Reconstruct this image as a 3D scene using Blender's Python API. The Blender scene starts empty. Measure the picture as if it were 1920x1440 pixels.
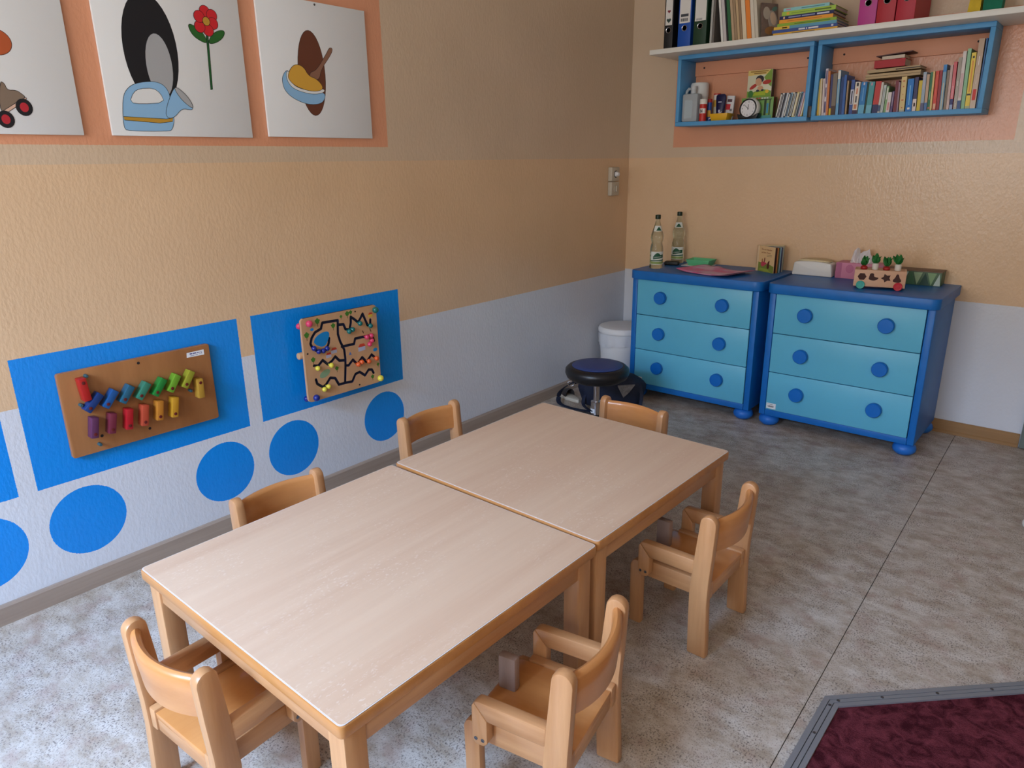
import bpy, bmesh, math, random
from mathutils import Vector, Matrix
random.seed(7)
C = bpy.context.scene.collection
PI = math.pi
def lin(c):
    c = c/255.0
    return c/12.92 if c <= .04045 else ((c+.055)/1.055)**2.4
def rgb(t): return (lin(t[0]), lin(t[1]), lin(t[2]), 1)

# ---------------- camera, world, lights, exposure ----------------
cam = bpy.data.cameras.new('camera'); camo = bpy.data.objects.new('camera', cam); C.objects.link(camo)
cam.sensor_width = 36; cam.sensor_fit = 'HORIZONTAL'; cam.lens = 1328.9*36/1920; cam.clip_start = .05
yw, pt, rl = math.radians(40.374), math.radians(-17.485), math.radians(-.7325)
F = Vector((-math.sin(yw)*math.cos(pt), math.cos(yw)*math.cos(pt), math.sin(pt)))
R0 = Vector((math.cos(yw), math.sin(yw), 0)); U0 = R0.cross(F)
RX = R0*math.cos(rl)+U0*math.sin(rl); UP = -R0*math.sin(rl)+U0*math.cos(rl)
m = Matrix((RX, UP, -F)).transposed().to_4x4(); m.translation = Vector((2.4987, -4.1238, 1.392))
camo.matrix_world = m
bpy.context.scene.camera = camo

world = bpy.data.worlds.new('sky'); bpy.context.scene.world = world; world.use_nodes = True
bg = world.node_tree.nodes['Background']; bg.inputs[0].default_value = (.55, .72, 1, 1); bg.inputs[1].default_value = 1.0
def area(name, loc, sx, sy, rot, power, col):
    l = bpy.data.lights.new(name, 'AREA'); l.shape = 'RECTANGLE'; l.size = sx; l.size_y = sy
    l.energy = power; l.color = col
    o = bpy.data.objects.new(name, l); o.location = loc; o.rotation_euler = rot; C.objects.link(o); return o
# daylight entering through the two windows of the wall behind the camera, and the window of the right wall
def aim(o, p): o.rotation_euler = (Vector(p)-o.location).to_track_quat('-Z', 'Y').to_euler()
# open sky seen high through the left window, and softer warm daylight off the ground and houses opposite
aim(area('sky_light', (1.15, -7.4, 3.95), 3.0, 2.4, (0, 0, 0), 1550, (.30, .56, 1)), (.9, -3.6, .3))
area('window_daylight', (1.15, -5.64, 1.6), 1.3, 1.4, (math.radians(89), 0, 0), 46, (1, .95, .89))
area('window_daylight', (2.95, -5.64, 1.6), 1.3, 1.4, (math.radians(88), 0, 0), 24, (1, .95, .88))
vs = bpy.context.scene.view_settings
vs.view_transform = 'Standard'; vs.look = 'None'; vs.gamma = 1; vs.use_curve_mapping = False; vs.exposure = 0.0

# ---------------- materials ----------------
MATS = {}
def M(name, col, rough=.5, spec=.5, metal=0, trans=0, ior=1.45, var=0, vscale=8, bump=0, bscale=200, coat=0, alpha=1):
    if name in MATS: return MATS[name]
    mt = bpy.data.materials.new(name); mt.use_nodes = True; MATS[name] = mt
    nt = mt.node_tree; p = nt.nodes['Principled BSDF']
    p.inputs['Base Color'].default_value = rgb(col); p.inputs['Roughness'].default_value = rough
    p.inputs['Specular IOR Level'].default_value = spec; p.inputs['Metallic'].default_value = metal
    p.inputs['Transmission Weight'].default_value = trans; p.inputs['IOR'].default_value = ior
    p.inputs['Coat Weight'].default_value = coat; p.inputs['Alpha'].default_value = alpha
    if var or bump:
        tc = nt.nodes.new('ShaderNodeTexCoord')
    if var:
        n = nt.nodes.new('ShaderNodeTexNoise'); n.inputs['Scale'].default_value = vscale; n.inputs['Detail'].default_value = 4
        nt.links.new(tc.outputs['Object'], n.inputs['Vector'])
        r = nt.nodes.new('ShaderNodeValToRGB')
        a = rgb(col); r.color_ramp.elements[0].position = .3; r.color_ramp.elements[1].position = .7
        r.color_ramp.elements[0].color = tuple(x*(1-var) for x in a[:3])+(1,)
        r.color_ramp.elements[1].color = tuple(min(1, x*(1+var)) for x in a[:3])+(1,)
        nt.links.new(n.outputs['Fac'], r.inputs[0]); nt.links.new(r.outputs[0], p.inputs['Base Color'])
    if bump:
        n = nt.nodes.new('ShaderNodeTexNoise'); n.inputs['Scale'].default_value = bscale
        nt.links.new(tc.outputs['Object'], n.inputs['Vector'])
        b = nt.nodes.new('ShaderNodeBump'); b.inputs['Strength'].default_value = bump; b.inputs['Distance'].default_value = .003
        nt.links.new(n.outputs['Fac'], b.inputs['Height']); nt.links.new(b.outputs[0], p.inputs['Normal'])
    return mt
def wood(name, c1, c2, axis='Z', rough=.4, scale=14, stretch=.06, mott=0.0, coat=0):
    if name in MATS: return MATS[name]
    mt = bpy.data.materials.new(name); mt.use_nodes = True; MATS[name] = mt
    nt = mt.node_tree; p = nt.nodes['Principled BSDF']; p.inputs['Roughness'].default_value = rough
    p.inputs['Coat Weight'].default_value = coat
    tc = nt.nodes.new('ShaderNodeTexCoord'); mp = nt.nodes.new('ShaderNodeMapping')
    s = [1, 1, 1]; s['XYZ'.index(axis)] = stretch; mp.inputs['Scale'].default_value = s
    oi = nt.nodes.new('ShaderNodeObjectInfo'); ad = nt.nodes.new('ShaderNodeVectorMath'); ad.operation = 'ADD'
    sc = nt.nodes.new('ShaderNodeVectorMath'); sc.operation = 'SCALE'; sc.inputs[0].default_value = (7, 9, 5)
    nt.links.new(oi.outputs['Random'], sc.inputs['Scale'])
    nt.links.new(tc.outputs['Object'], ad.inputs[0]); nt.links.new(sc.outputs[0], ad.inputs[1])
    nt.links.new(ad.outputs[0], mp.inputs[0])
    n = nt.nodes.new('ShaderNodeTexNoise'); n.inputs['Scale'].default_value = scale; n.inputs['Detail'].default_value = 6; n.inputs['Roughness'].default_value = .65
    nt.links.new(mp.outputs[0], n.inputs['Vector'])
    r = nt.nodes.new('ShaderNodeValToRGB'); r.color_ramp.elements[0].position = .3; r.color_ramp.elements[1].position = .7
    r.color_ramp.elements[0].color = rgb(c1); r.color_ramp.elements[1].color = rgb(c2)
    nt.links.new(n.outputs['Fac'], r.inputs[0])
    nt.links.new(r.outputs[0], p.inputs['Base Color'])
    # fine pores
    n2 = nt.nodes.new('ShaderNodeTexNoise'); n2.inputs['Scale'].default_value = scale*9
    nt.links.new(mp.outputs[0], n2.inputs['Vector'])
    b = nt.nodes.new('ShaderNodeBump'); b.inputs['Strength'].default_value = .06; b.inputs['Distance'].default_value = .002
    nt.links.new(n2.outputs['Fac'], b.inputs['Height']); nt.links.new(b.outputs[0], p.inputs['Normal'])
    return mt
class NB:
    """small node builder for painted walls and the floor"""
    def __init__(s, name, rough):
        s.m = bpy.data.materials.new(name); s.m.use_nodes = True; s.nt = s.m.node_tree; s.p = s.nt.nodes['Principled BSDF']
        s.p.inputs['Roughness'].default_value = rough
        g = s.nt.nodes.new('ShaderNodeNewGeometry'); s.pos = g.outputs['Position']
        x = s.nt.nodes.new('ShaderNodeSeparateXYZ'); s.nt.links.new(s.pos, x.inputs[0]); s.X, s.Y, s.Z = x.outputs
    def math(s, op, a, b=None):
        n = s.nt.nodes.new('ShaderNodeMath'); n.operation = op
        for i, v in enumerate((a, b)):
            if v is None: continue
            if isinstance(v, (int, float)): n.inputs[i].default_value = v
            else: s.nt.links.new(v, n.inputs[i])
        return n.outputs[0]
    def noise(s, scale, detail=3, vec=None, rough=.5):
        n = s.nt.nodes.new('ShaderNodeTexNoise'); n.inputs['Scale'].default_value = scale; n.inputs['Detail'].default_value = detail
        n.inputs['Roughness'].default_value = rough
        s.nt.links.new(vec or s.pos, n.inputs['Vector']); return n.outputs['Fac']
    def mapping(s, scale):
        mp = s.nt.nodes.new('ShaderNodeMapping'); mp.inputs['Scale'].default_value = scale; s.nt.links.new(s.pos, mp.inputs[0]); return mp.outputs[0]
    def step(s, v, a, b):
        n = s.nt.nodes.new('ShaderNodeMapRange'); n.inputs[1].default_value = a; n.inputs[2].default_value = b
        s.nt.links.new(v, n.inputs[0]); return n.outputs[0]
    def mix(s, f, a, b):
        n = s.nt.nodes.new('ShaderNodeMix'); n.data_type = 'RGBA'
        for i, v in ((0, f), (6, a), (7, b)):
            if isinstance(v, tuple): n.inputs[i].default_value = rgb(v)
            elif isinstance(v, (int, float)): n.inputs[i].default_value = v
            else: s.nt.links.new(v, n.inputs[i])
        return n.outputs[2]
    def rect(s, H, V, h0, h1, v0, v1):
        a = s.math('MULTIPLY', s.math('GREATER_THAN', H, h0), s.math('LESS_THAN', H, h1))
        b = s.math('MULTIPLY', s.math('GREATER_THAN', V, v0), s.math('LESS_THAN', V, v1))
        return s.math('MULTIPLY', a, b)
    def disc(s, H, V, h, v, r):
        a = s.math('SUBTRACT', H, h); b = s.math('SUBTRACT', V, v)
        return s.math('LESS_THAN', s.math('ADD', s.math('MULTIPLY', a, a), s.math('MULTIPLY', b, b)), r*r)
    def bump(s, h, strength, dist):
        b = s.nt.nodes.new('ShaderNodeBump'); b.inputs['Strength'].default_value = strength; b.inputs['Distance'].default_value = dist
        s.nt.links.new(h, b.inputs['Height']); s.nt.links.new(b.outputs[0], s.p.inputs['Normal'])
    def col(s, c): s.nt.links.new(c, s.p.inputs['Base Color'])

TAN = (228, 194, 156); PALE = (216, 192, 164); WHITE = (222, 226, 234); ORANGE = (226, 160, 124); BLUE = (8, 144, 240)
def wall_paint(name, left):
    b = NB(name, .27); b.p.inputs['Specular IOR Level'].default_value = .5
    n = b.noise(260, 2)                                                      # the brushed edge of the paint
    w = b.math('MULTIPLY', b.math('SUBTRACT', n, .5), .004)
    H = b.math('ADD', b.Y if left else b.X, w); V = b.math('ADD', b.Z, w)
    c = b.mix(b.math('GREATER_THAN', V, .683 if left else .694), WHITE, TAN)
    c = b.mix(b.math('GREATER_THAN', V, 1.398), c, PALE)
    if left:
        c = b.mix(b.rect(H, V, -6, -1.9946, 1.4548, 2.32), c, ORANGE)
        for a0, a1 in ((-2.733, -1.989), (-3.535, -2.790), (-4.332, -3.588)):
            c = b.mix(b.rect(H, V, a0, a1, .4015, .835), c, BLUE)
        for h in (-2.115, -2.606, -2.914, -3.409, -3.711):
            c = b.mix(b.disc(H, V, h, .2485, .1195), c, BLUE)
    else:
        c = b.mix(b.rect(H, V, .308, 2.042, 1.457, 2.020), c, ORANGE)
    mott = b.mix(b.noise(2.5, 4), (236, 234, 232), (255, 255, 255))
    mm = b.nt.nodes.new('ShaderNodeMix'); mm.data_type = 'RGBA'; mm.blend_type = 'MULTIPLY'; mm.inputs[0].default_value = 1
    b.nt.links.new(c, mm.inputs[6]); b.nt.links.new(mott, mm.inputs[7]); b.col(mm.outputs[2])
    st = b.mapping((1, 1, .55))
    h = b.math('ADD', b.noise(95, 3, st), b.math('MULTIPLY', b.noise(32, 2, st), .6))
    b.bump(h, .36, .0034)
    return b.m
def floor_vinyl():
    b = NB('floor_vinyl', .42); b.p.inputs['Specular IOR Level'].default_value = .45
    st = b.mapping((1.0, 1.5, 1))
    big = b.step(b.noise(11, 5, st, .70), .36, .64)
    c = b.mix(big, (166, 148, 128), (204, 193, 180))
    red = b.step(b.noise(13, 3), .52, .70)
    c = b.mix(b.math('MULTIPLY', red, .55), c, (164, 134, 118))
    sp = b.math('MULTIPLY', b.step(b.noise(210, 3, b.mapping((1, .75, 1)), .6), .545, .615), b.step(b.noise(10, 4), .34, .56))
    c = b.mix(b.math('MULTIPLY', sp, .8), c, (84, 70, 66))
    sp2 = b.step(b.noise(240, 1), .62, .66)
    c = b.mix(b.math('MULTIPLY', sp2, .6), c, (104, 88, 82))
    b.col(c); b.bump(b.noise(180, 2), .05, .001)
    return b.m
def laminate(name):
    b = NB(name, .40); b.p.inputs['Specular IOR Level'].default_value = .5
    g = b.noise(26, 5, b.mapping((1, .05, 1)), .6)
    c = b.mix(b.step(g, .3, .7), (206, 172, 144), (216, 186, 158))
    pl = b.noise(3.2, 1, b.mapping((1, .02, 1)))
    c = b.mix(b.math('MULTIPLY', b.step(pl, .47, .53), .22), c, (222, 196, 168))
    fl = b.step(b.noise(190, 3, b.mapping((1, .5, 1))), .58, .68)
    fl = b.math('MULTIPLY', fl, b.step(b.noise(5, 2), .42, .66))
    c = b.mix(b.math('MULTIPLY', fl, .55), c, (230, 212, 196))
    b.col(c); b.bump(b.noise(300, 1), .02, .0005)
    return b.m

# ---------------- mesh helpers ----------------
def box(bm, x0, x1, y0, y1, z0, z1, mi=0, mat=None):
    v = [bm.verts.new((x, y, z)) for x in (x0, x1) for y in (y0, y1) for z in (z0, z1)]
    fs = []
    for q in ((0, 1, 3, 2), (4, 6, 7, 5), (0, 4, 5, 1), (2, 3, 7, 6), (0, 2, 6, 4), (1, 5, 7, 3)):
        f = bm.faces.new([v[i] for i in q]); f.material_index = mi; fs.append(f)
    if mat is not None: bmesh.ops.transform(bm, matrix=mat, verts=v)
    return v
def prism(bm, pts, axis, a, b, mi=0):
    """polygon pts (2-D) pushed along an axis from a to b"""
    def P(p, t):
        return {'X': (t, p[0], p[1]), 'Y': (p[0], t, p[1]), 'Z': (p[0], p[1], t)}[axis]
    v0 = [bm.verts.new(P(p, a)) for p in pts]; v1 = [bm.verts.new(P(p, b)) for p in pts]
    n = len(pts)
    fs = [bm.faces.new(v0), bm.faces.new(list(reversed(v1)))]
    for i in range(n):
        j = (i+1) % n; fs.append(bm.faces.new((v0[i], v1[i], v1[j], v0[j])))
    for f in fs: f.material_index = mi
    return v0+v1
def lathe(bm, prof, n=24, c=(0, 0, 0), axis='Z', mi=0, a0=0, a1=2*PI, caps=True):
    full = abs(a1-a0-2*PI) < 1e-6
    rings = []
    for r, h in prof:
        ring = []
        for i in range(n if full else n+1):
            a = a0+(a1-a0)*i/n; x, y = r*math.cos(a), r*math.sin(a)
            p = {'Z': (x, y, h), 'Y': (x, h, y), 'X': (h, x, y)}[axis]
            ring.append(bm.verts.new((p[0]+c[0], p[1]+c[1], p[2]+c[2])))
        rings.append(ring)
    for a, b in zip(rings, rings[1:]):
        k = len(a)
        for i in range(k if full else k-1):
            j = (i+1) % k; f = bm.faces.new((a[i], a[j], b[j], b[i])); f.material_index = mi
    if full and caps:
        for ring, rr in ((rings[0], prof[0][0]), (rings[-1], prof[-1][0])):
            if rr > 1e-5:
                f = bm.faces.new(ring); f.material_index = mi
def tube(bm, pts, r, n=8, flat=1.0):
    pts = [Vector(p) for p in pts]; rings = []
    for i, p in enumerate(pts):
        t = (pts[min(i+1, len(pts)-1)]-pts[max(i-1, 0)]).normalized()
        u = t.cross(Vector((0, 0, 1)));
        if u.length < 1e-3: u = t.cross(Vector((1, 0, 0)))
        u.normalize(); w = u.cross(t)
        rings.append([bm.verts.new(p+u*(r*math.cos(2*PI*k/n))+w*(r*flat*math.sin(2*PI*k/n))) for k in range(n)])
    for a, b in zip(rings, rings[1:]):
        for i in range(n): bm.faces.new((a[i], a[(i+1) % n], b[(i+1) % n], b[i]))
    bm.faces.new(rings[0]); bm.faces.new(rings[-1])
def ball(bm, c, r, sz=(1, 1, 1), u=14, v=10):
    bmesh.ops.create_uvsphere(bm, u_segments=u, v_segments=v, radius=r, matrix=Matrix.Translation(c) @ Matrix.Diagonal((*sz, 1)))
def obj(name, bm, mat, parent=None, bevel=0, segs=2, smooth=False, ang=.6, loc=None, rot=None):
    bmesh.ops.recalc_face_normals(bm, faces=bm.faces)
    if bevel:
        es = [e for e in bm.edges if len(e.link_faces) == 2 and e.calc_face_angle(0) > ang]
        bmesh.ops.bevel(bm, geom=es, offset=bevel, segments=segs, profile=.5, affect='EDGES', clamp_overlap=True)
    me = bpy.data.meshes.new(name); bm.to_mesh(me); bm.free()
    for k in (mat if isinstance(mat, (list, tuple)) else [mat]): me.materials.append(k)
    if smooth or bevel:
        for p in me.polygons: p.use_smooth = True
        me.set_sharp_from_angle(angle=.7)
    o = bpy.data.objects.new(name, me); C.objects.link(o)
    if parent: o.parent = parent
    if loc: o.location = loc
    if rot: o.rotation_euler = rot
    return o
def nb(): return bmesh.new()
def B(*a, **k):
    bm = nb(); box(bm, *a, **k); return bm
def tag(o, label, cat, group=None):
    o['label'] = label; o['category'] = cat
    if group: o['group'] = group
    return o
def thing(name, label, cat, loc=(0, 0, 0), rz=0, group=None):
    o = bpy.data.objects.new(name, None); o.empty_display_size = .1; C.objects.link(o)
    o.location = loc; o.rotation_euler = (0, 0, rz); return tag(o, label, cat, group)
def struct(name, bm, mat, parent=None, **k):
    o = obj(name, bm, mat, parent, **k)
    if not parent: o['kind'] = 'structure'
    return o
def dup(root, loc, rz, label, group=None):
    r = root.copy(); C.objects.link(r); r.location = loc; r.rotation_euler = (0, 0, rz); r['label'] = label
    if group: r['group'] = group
    for ch in list(root.children):
        c = ch.copy(); C.objects.link(c); c.parent = r
        for g in list(ch.children):
            d = g.copy(); C.objects.link(d); d.parent = c
    return r
def flat(name, pts, mat, parent, axis, a, b):
    bm = nb(); prism(bm, pts, axis, a, b); return obj(name, bm, mat, parent)
def ell(cx, cy, rx, ry, n=20, rot=0):
    return [(cx+rx*math.cos(t)*math.cos(rot)-ry*math.sin(t)*math.sin(rot), cy+rx*math.cos(t)*math.sin(rot)+ry*math.sin(t)*math.cos(rot)) for t in (2*PI*i/n for i in range(n))]
def text(name, s, size, mat, parent, loc, rot, ext=.0003, width=None, bend=None, align='CENTER', shear=0):
    cu = bpy.data.curves.new(name, 'FONT'); cu.body = s; cu.size = size; cu.extrude = ext; cu.align_x = align; cu.align_y = 'CENTER'; cu.shear = shear; cu.resolution_u = 3
    t = bpy.data.objects.new(name, cu); C.objects.link(t)
    bpy.context.view_layer.update()
    me = bpy.data.meshes.new_from_object(t.evaluated_get(bpy.context.evaluated_depsgraph_get()))
    bpy.data.objects.remove(t); me.name = name
    if width and me.vertices:
        w = max(v.co.x for v in me.vertices)-min(v.co.x for v in me.vertices)
        for v in me.vertices: v.co.x *= width/w
    if bend:                                   # wrap the line round a cylinder of radius bend (axis along local y)
        for v in me.vertices:
            a = v.co.x/bend; rr = bend+v.co.z; v.co.x = rr*math.sin(a); v.co.z = rr*math.cos(a)-bend
    me.materials.clear(); me.materials.append(mat)
    o = bpy.data.objects.new(name, me); C.objects.link(o); o.parent = parent; o.location = loc; o.rotation_euler = rot
    return o
D={'blocks':[('red',(-3.363,0.743),(-3.357,0.673)),('navy',(-3.318,0.681),(-3.364,0.637)),('blue',(-3.272,0.681),(-3.309,0.636)),('steel_blue',(-3.22,0.684),(-3.255,0.638)),('sea_green',(-3.166,0.681),(-3.202,0.637)),('green',(-3.111,0.682),(-3.148,0.635)),('lime',(-3.062,0.685),(-3.096,0.636)),('olive',(-3.011,0.687),(-3.044,0.638)),('yellow',(-2.988,0.652),(-2.989,0.586)),('purple',(-3.348,0.607),(-3.359,0.544)),('maroon',(-3.292,0.606),(-3.305,0.544)),('crimson',(-3.239,0.607),(-3.25,0.542)),('coral',(-3.187,0.607),(-3.199,0.54)),('orange',(-3.137,0.608),(-3.147,0.545)),('amber',(-3.083,0.607),(-3.095,0.541))],'domholes':[(-3.173,0.75),(-3.173,0.512),(-3.327,0.532)],'domstubs':[(-3.342,0.746),(-3.373,0.655),(-3.016,0.613),(-3.341,0.508)],'domlabel':[(-3.005,0.749),(-2.942,0.75),(-2.942,0.731),(-3.007,0.732)],'grooves':[[(-2.388,0.768),(-2.463,0.771),(-2.472,0.748),(-2.502,0.738),(-2.52,0.718),(-2.528,0.696),(-2.521,0.677),(-2.505,0.663),(-2.476,0.654),(-2.451,0.663),(-2.441,0.681),(-2.437,0.701)],[(-2.387,0.768),(-2.392,0.71),(-2.384,0.677),(-2.367,0.638),(-2.365,0.598),(-2.368,0.563),(-2.377,0.494)],[(-2.388,0.749),(-2.36,0.746),(-2.352,0.724),(-2.331,0.718),(-2.322,0.746),(-2.32,0.771),(-2.304,0.759),(-2.284,0.741),(-2.269,0.758),(-2.257,0.774),(-2.246,0.747),(-2.235,0.72),(-2.22,0.717),(-2.218,0.742)],[(-2.378,0.653),(-2.314,0.652),(-2.306,0.674),(-2.246,0.673),(-2.215,0.673),(-2.206,0.645),(-2.232,0.639)],[(-2.368,0.568),(-2.351,0.565),(-2.327,0.585),(-2.306,0.56),(-2.277,0.585),(-2.255,0.559),(-2.225,0.586),(-2.202,0.563)],[(-2.522,0.602),(-2.502,0.597),(-2.478,0.616),(-2.455,0.593),(-2.433,0.603),(-2.415,0.618),(-2.396,0.596),(-2.365,0.591)],[(-2.519,0.542),(-2.515,0.523),(-2.489,0.502),(-2.472,0.51),(-2.449,0.533),(-2.425,0.526),(-2.409,0.493),(-2.377,0.493)],[(-2.377,0.493),(-2.339,0.49),(-2.319,0.519),(-2.296,0.523),(-2.269,0.501),(-2.247,0.522),(-2.229,0.518),(-2.221,0.501)]],'beads':[('pink',-2.533,0.781,0.0125),('teal',-2.196,0.782,0.0125),('yellow',-2.194,0.472,0.0125),('navy',-2.533,0.469,0.0125),('teal',-2.34,0.713,0.0095),('teal',-2.322,0.718,0.0095),('teal',-2.281,0.737,0.0095),('teal',-2.226,0.717,0.0095),('pink',-2.25,0.671,0.0095),('pink',-2.226,0.673,0.0095),('pink',-2.225,0.651,0.0095),('pink',-2.238,0.637,0.0095),('navy',-2.52,0.676,0.0095),('navy',-2.499,0.659,0.0095),('navy',-2.477,0.657,0.0095),('navy',-2.458,0.663,0.0095),('orange',-2.307,0.561,0.0095),('orange',-2.288,0.567,0.0095),('orange',-2.249,0.562,0.0095),('orange',-2.206,0.566,0.0095),('yellow',-2.511,0.59,0.0095),('yellow',-2.444,0.588,0.0095),('yellow',-2.489,0.494,0.0095),('yellow',-2.468,0.501,0.0095)],'prints':[('tree',-2.486,0.782,0.016),('tree',-2.412,0.75,0.014),('tree',-2.542,0.734,0.016),('tree',-2.337,0.788,0.014),('tree',-2.319,0.791,0.011),('tree',-2.369,0.781,0.009),('tree',-2.523,0.628,0.014),('tree',-2.412,0.566,0.012),('tree',-2.228,0.486,0.012),('tree',-2.193,0.535,0.01),('pond',-2.203,0.604,0.016),('pond',-2.515,0.752,0.012),('house',-2.275,0.628,0.026),('house',-2.419,0.644,0.02),('house',-2.447,0.63,0.018),('shed',-2.216,0.762,0.016),('meadow',-2.473,0.557,0.03),('boat',-2.338,0.616,0.01),('plant',-2.262,0.695,0.01),('plant',-2.222,0.696,0.011)],'lake':[(-2.512,0.703),(-2.499,0.72),(-2.468,0.732),(-2.44,0.733),(-2.433,0.718),(-2.441,0.699),(-2.454,0.677),(-2.475,0.671),(-2.499,0.683),(-2.51,0.694)],'mazeholes':[(-2.546,0.657),(-2.302,0.466),(-2.295,0.79)],'art':{'can_body':[(-3.085,1.545),(-3.075,1.6),(-3.058,1.625),(-3.03,1.642),(-2.973,1.652),(-2.938,1.642),(-2.923,1.608),(-2.938,1.582),(-2.92,1.541),(-2.934,1.505),(-2.947,1.5),(-3.079,1.498),(-3.087,1.508)],'can_hole':[(-3.057,1.584),(-3.041,1.614),(-3.02,1.626),(-2.977,1.63),(-2.956,1.616),(-2.947,1.589),(-3.021,1.581)],'can_band':[(-3.084,1.54),(-2.948,1.537),(-2.926,1.541),(-2.929,1.531),(-2.971,1.525),(-3.083,1.531)],'can_spout':[(-2.948,1.562),(-2.909,1.637),(-2.892,1.635),(-2.851,1.576),(-2.86,1.569),(-2.891,1.574),(-2.92,1.544),(-2.944,1.54)],'can_rose':[(-2.909,1.637),(-2.892,1.635),(-2.861,1.605),(-2.85,1.576),(-2.862,1.579),(-2.89,1.603)],'stem':[(-2.77,1.813),(-2.764,1.814),(-2.773,1.639),(-2.779,1.637)],'leaf_a':[(-2.773,1.783),(-2.804,1.794),(-2.823,1.81),(-2.831,1.839),(-2.802,1.831),(-2.783,1.815),(-2.773,1.797)],'leaf_b':[(-2.768,1.783),(-2.751,1.812),(-2.723,1.829),(-2.7,1.83),(-2.711,1.807),(-2.74,1.788)],'stand_dark':[(-3.103,1.669),(-3.086,1.712),(-3.042,1.792),(-2.983,1.851),(-2.942,1.868),(-2.903,1.861),(-2.858,1.806),(-2.822,1.723),(-2.825,1.633),(-2.848,1.553),(-2.886,1.536),(-2.969,1.536),(-3.069,1.558),(-3.096,1.617)],'stand_grey':[(-2.998,1.755),(-2.957,1.771),(-2.919,1.763),(-2.882,1.699),(-2.863,1.637),(-2.88,1.578),(-2.917,1.56),(-2.963,1.574),(-2.994,1.629),(-3.002,1.695)],'bowl':[(-2.495,1.691),(-2.48,1.717),(-2.462,1.725),(-2.471,1.689),(-2.447,1.662),(-2.367,1.649),(-2.309,1.656),(-2.31,1.633),(-2.333,1.613),(-2.39,1.608),(-2.452,1.626),(-2.488,1.653)],'bowl_rim':[(-2.474,1.717),(-2.462,1.722),(-2.462,1.69),(-2.438,1.666),(-2.375,1.656),(-2.312,1.67),(-2.309,1.656),(-2.367,1.645),(-2.448,1.659),(-2.473,1.686)],'pudding':[(-2.469,1.704),(-2.452,1.733),(-2.428,1.748),(-2.397,1.741),(-2.378,1.71),(-2.342,1.702),(-2.316,1.678),(-2.323,1.662),(-2.375,1.656),(-2.437,1.67),(-2.462,1.688)],'spoon':[(-2.264,1.82),(-2.255,1.817),(-2.263,1.798),(-2.319,1.736),(-2.328,1.703),(-2.352,1.699),(-2.372,1.707),(-2.367,1.724),(-2.338,1.733),(-2.284,1.798),(-2.273,1.815)],'stand_brown':[(-2.427,1.756),(-2.39,1.844),(-2.341,1.878),(-2.297,1.854),(-2.279,1.754),(-2.275,1.658),(-2.308,1.573),(-2.369,1.548),(-2.422,1.569),(-2.435,1.656)],'boot':[(-3.403,1.623),(-3.394,1.618),(-3.39,1.599),(-3.367,1.601),(-3.354,1.59),(-3.347,1.583),(-3.386,1.556),(-3.42,1.533)],'sole':[(-3.419,1.538),(-3.385,1.56),(-3.346,1.584),(-3.346,1.578),(-3.387,1.55),(-3.421,1.528)],'patch':[(-3.382,1.727),(-3.37,1.726),(-3.354,1.722),(-3.337,1.732),(-3.346,1.71),(-3.369,1.694),(-3.39,1.69)]},'wheels':[(-3.356,1.556,0.036),(-3.408,1.522,0.036)],'petals':[(-2.766,1.882),(-2.742,1.873),(-2.742,1.848),(-2.761,1.825),(-2.79,1.833),(-2.788,1.864)],'flower_c':(-2.765,1.852),'panscrews':[(-2.322,1.963)]}
# ---------------- the room ----------------
XR, YF, ZC = 4.3, -5.5, 2.85
mw_l, mw_b = wall_paint('paint_left', True), wall_paint('paint_back', False)
m_plain = M('plain_wall', (226, 198, 160), .6, var=.04)
m_white = M('white_paint', (236, 236, 232), .5)
struct('wall_left', B(-.12, 0, YF, 0, 0, ZC), mw_l)
struct('wall_back', B(-.12, XR, 0, .12, 0, ZC), mw_b)
struct('wall_right', B(XR, XR+.12, YF, .12, 0, ZC), m_plain)
bm = nb()
for a in ((-.12, .45), (1.85, 2.25), (3.65, XR+.12)): box(bm, a[0], a[1], YF-.12, YF, 0, ZC)
for a in ((.45, 1.85), (2.25, 3.65)):
    box(bm, a[0], a[1], YF-.12, YF, 0, .85); box(bm, a[0], a[1], YF-.12, YF, 2.35, ZC)
struct('wall_front', bm, m_plain)
struct('ceiling', B(-.12, XR+.12, YF-.12, .12, ZC, ZC+.1), M('ceiling_white', (238, 236, 230), .8))
for n, (a, b) in enumerate(((.45, 1.85), (2.25, 3.65))):
    bm = nb()
    for q in ((a, a+.05, .85, 2.35), (b-.05, b, .85, 2.35), (a+.05, b-.05, .85, .90), (a+.05, b-.05, 2.30, 2.35), ((a+b)/2-.03, (a+b)/2+.03, .90, 2.30)):
        box(bm, q[0], q[1], YF-.08, YF-.03, q[2], q[3])
    w = struct('window_%d' % (n+1), bm, m_white)
    struct('window_sill', B(a-.04, b+.04, YF-.03, YF+.10, .82, .85), m_white, w)
m_floor = floor_vinyl()
fl = struct('floor', B(-.12, XR+.12, YF-.12, .12, -.1, -.004), M('screed', (60, 52, 48), .9))
def seam(y): return 2.031-.0228*y
for s in (-1, 1):
    bm = nb(); g = .0012
    pts = [(0, YF), (seam(YF)-g, YF), (seam(0)-g, 0), (0, 0)] if s < 0 else [(seam(YF)+g, YF), (XR, YF), (XR, 0), (seam(0)+g, 0)]
    prism(bm, pts, 'Z', -.004, 0); obj('vinyl_sheet', bm, m_floor, fl)
m_bl = wood('baseboard_grey', (148, 130, 116), (176, 158, 142), 'Y', .5, 20, .03)
m_bb = wood('baseboard_brown', (142, 106, 66), (166, 126, 82), 'X', .4, 20, .03)
bm = nb(); prism(bm, [(0, 0), (.013, 0), (.013, .060), (.008, .068), (0, .068)], 'Y', YF, -.0)
for v in bm.verts: pass
struct('baseboard_left', bm, m_bl)
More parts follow.
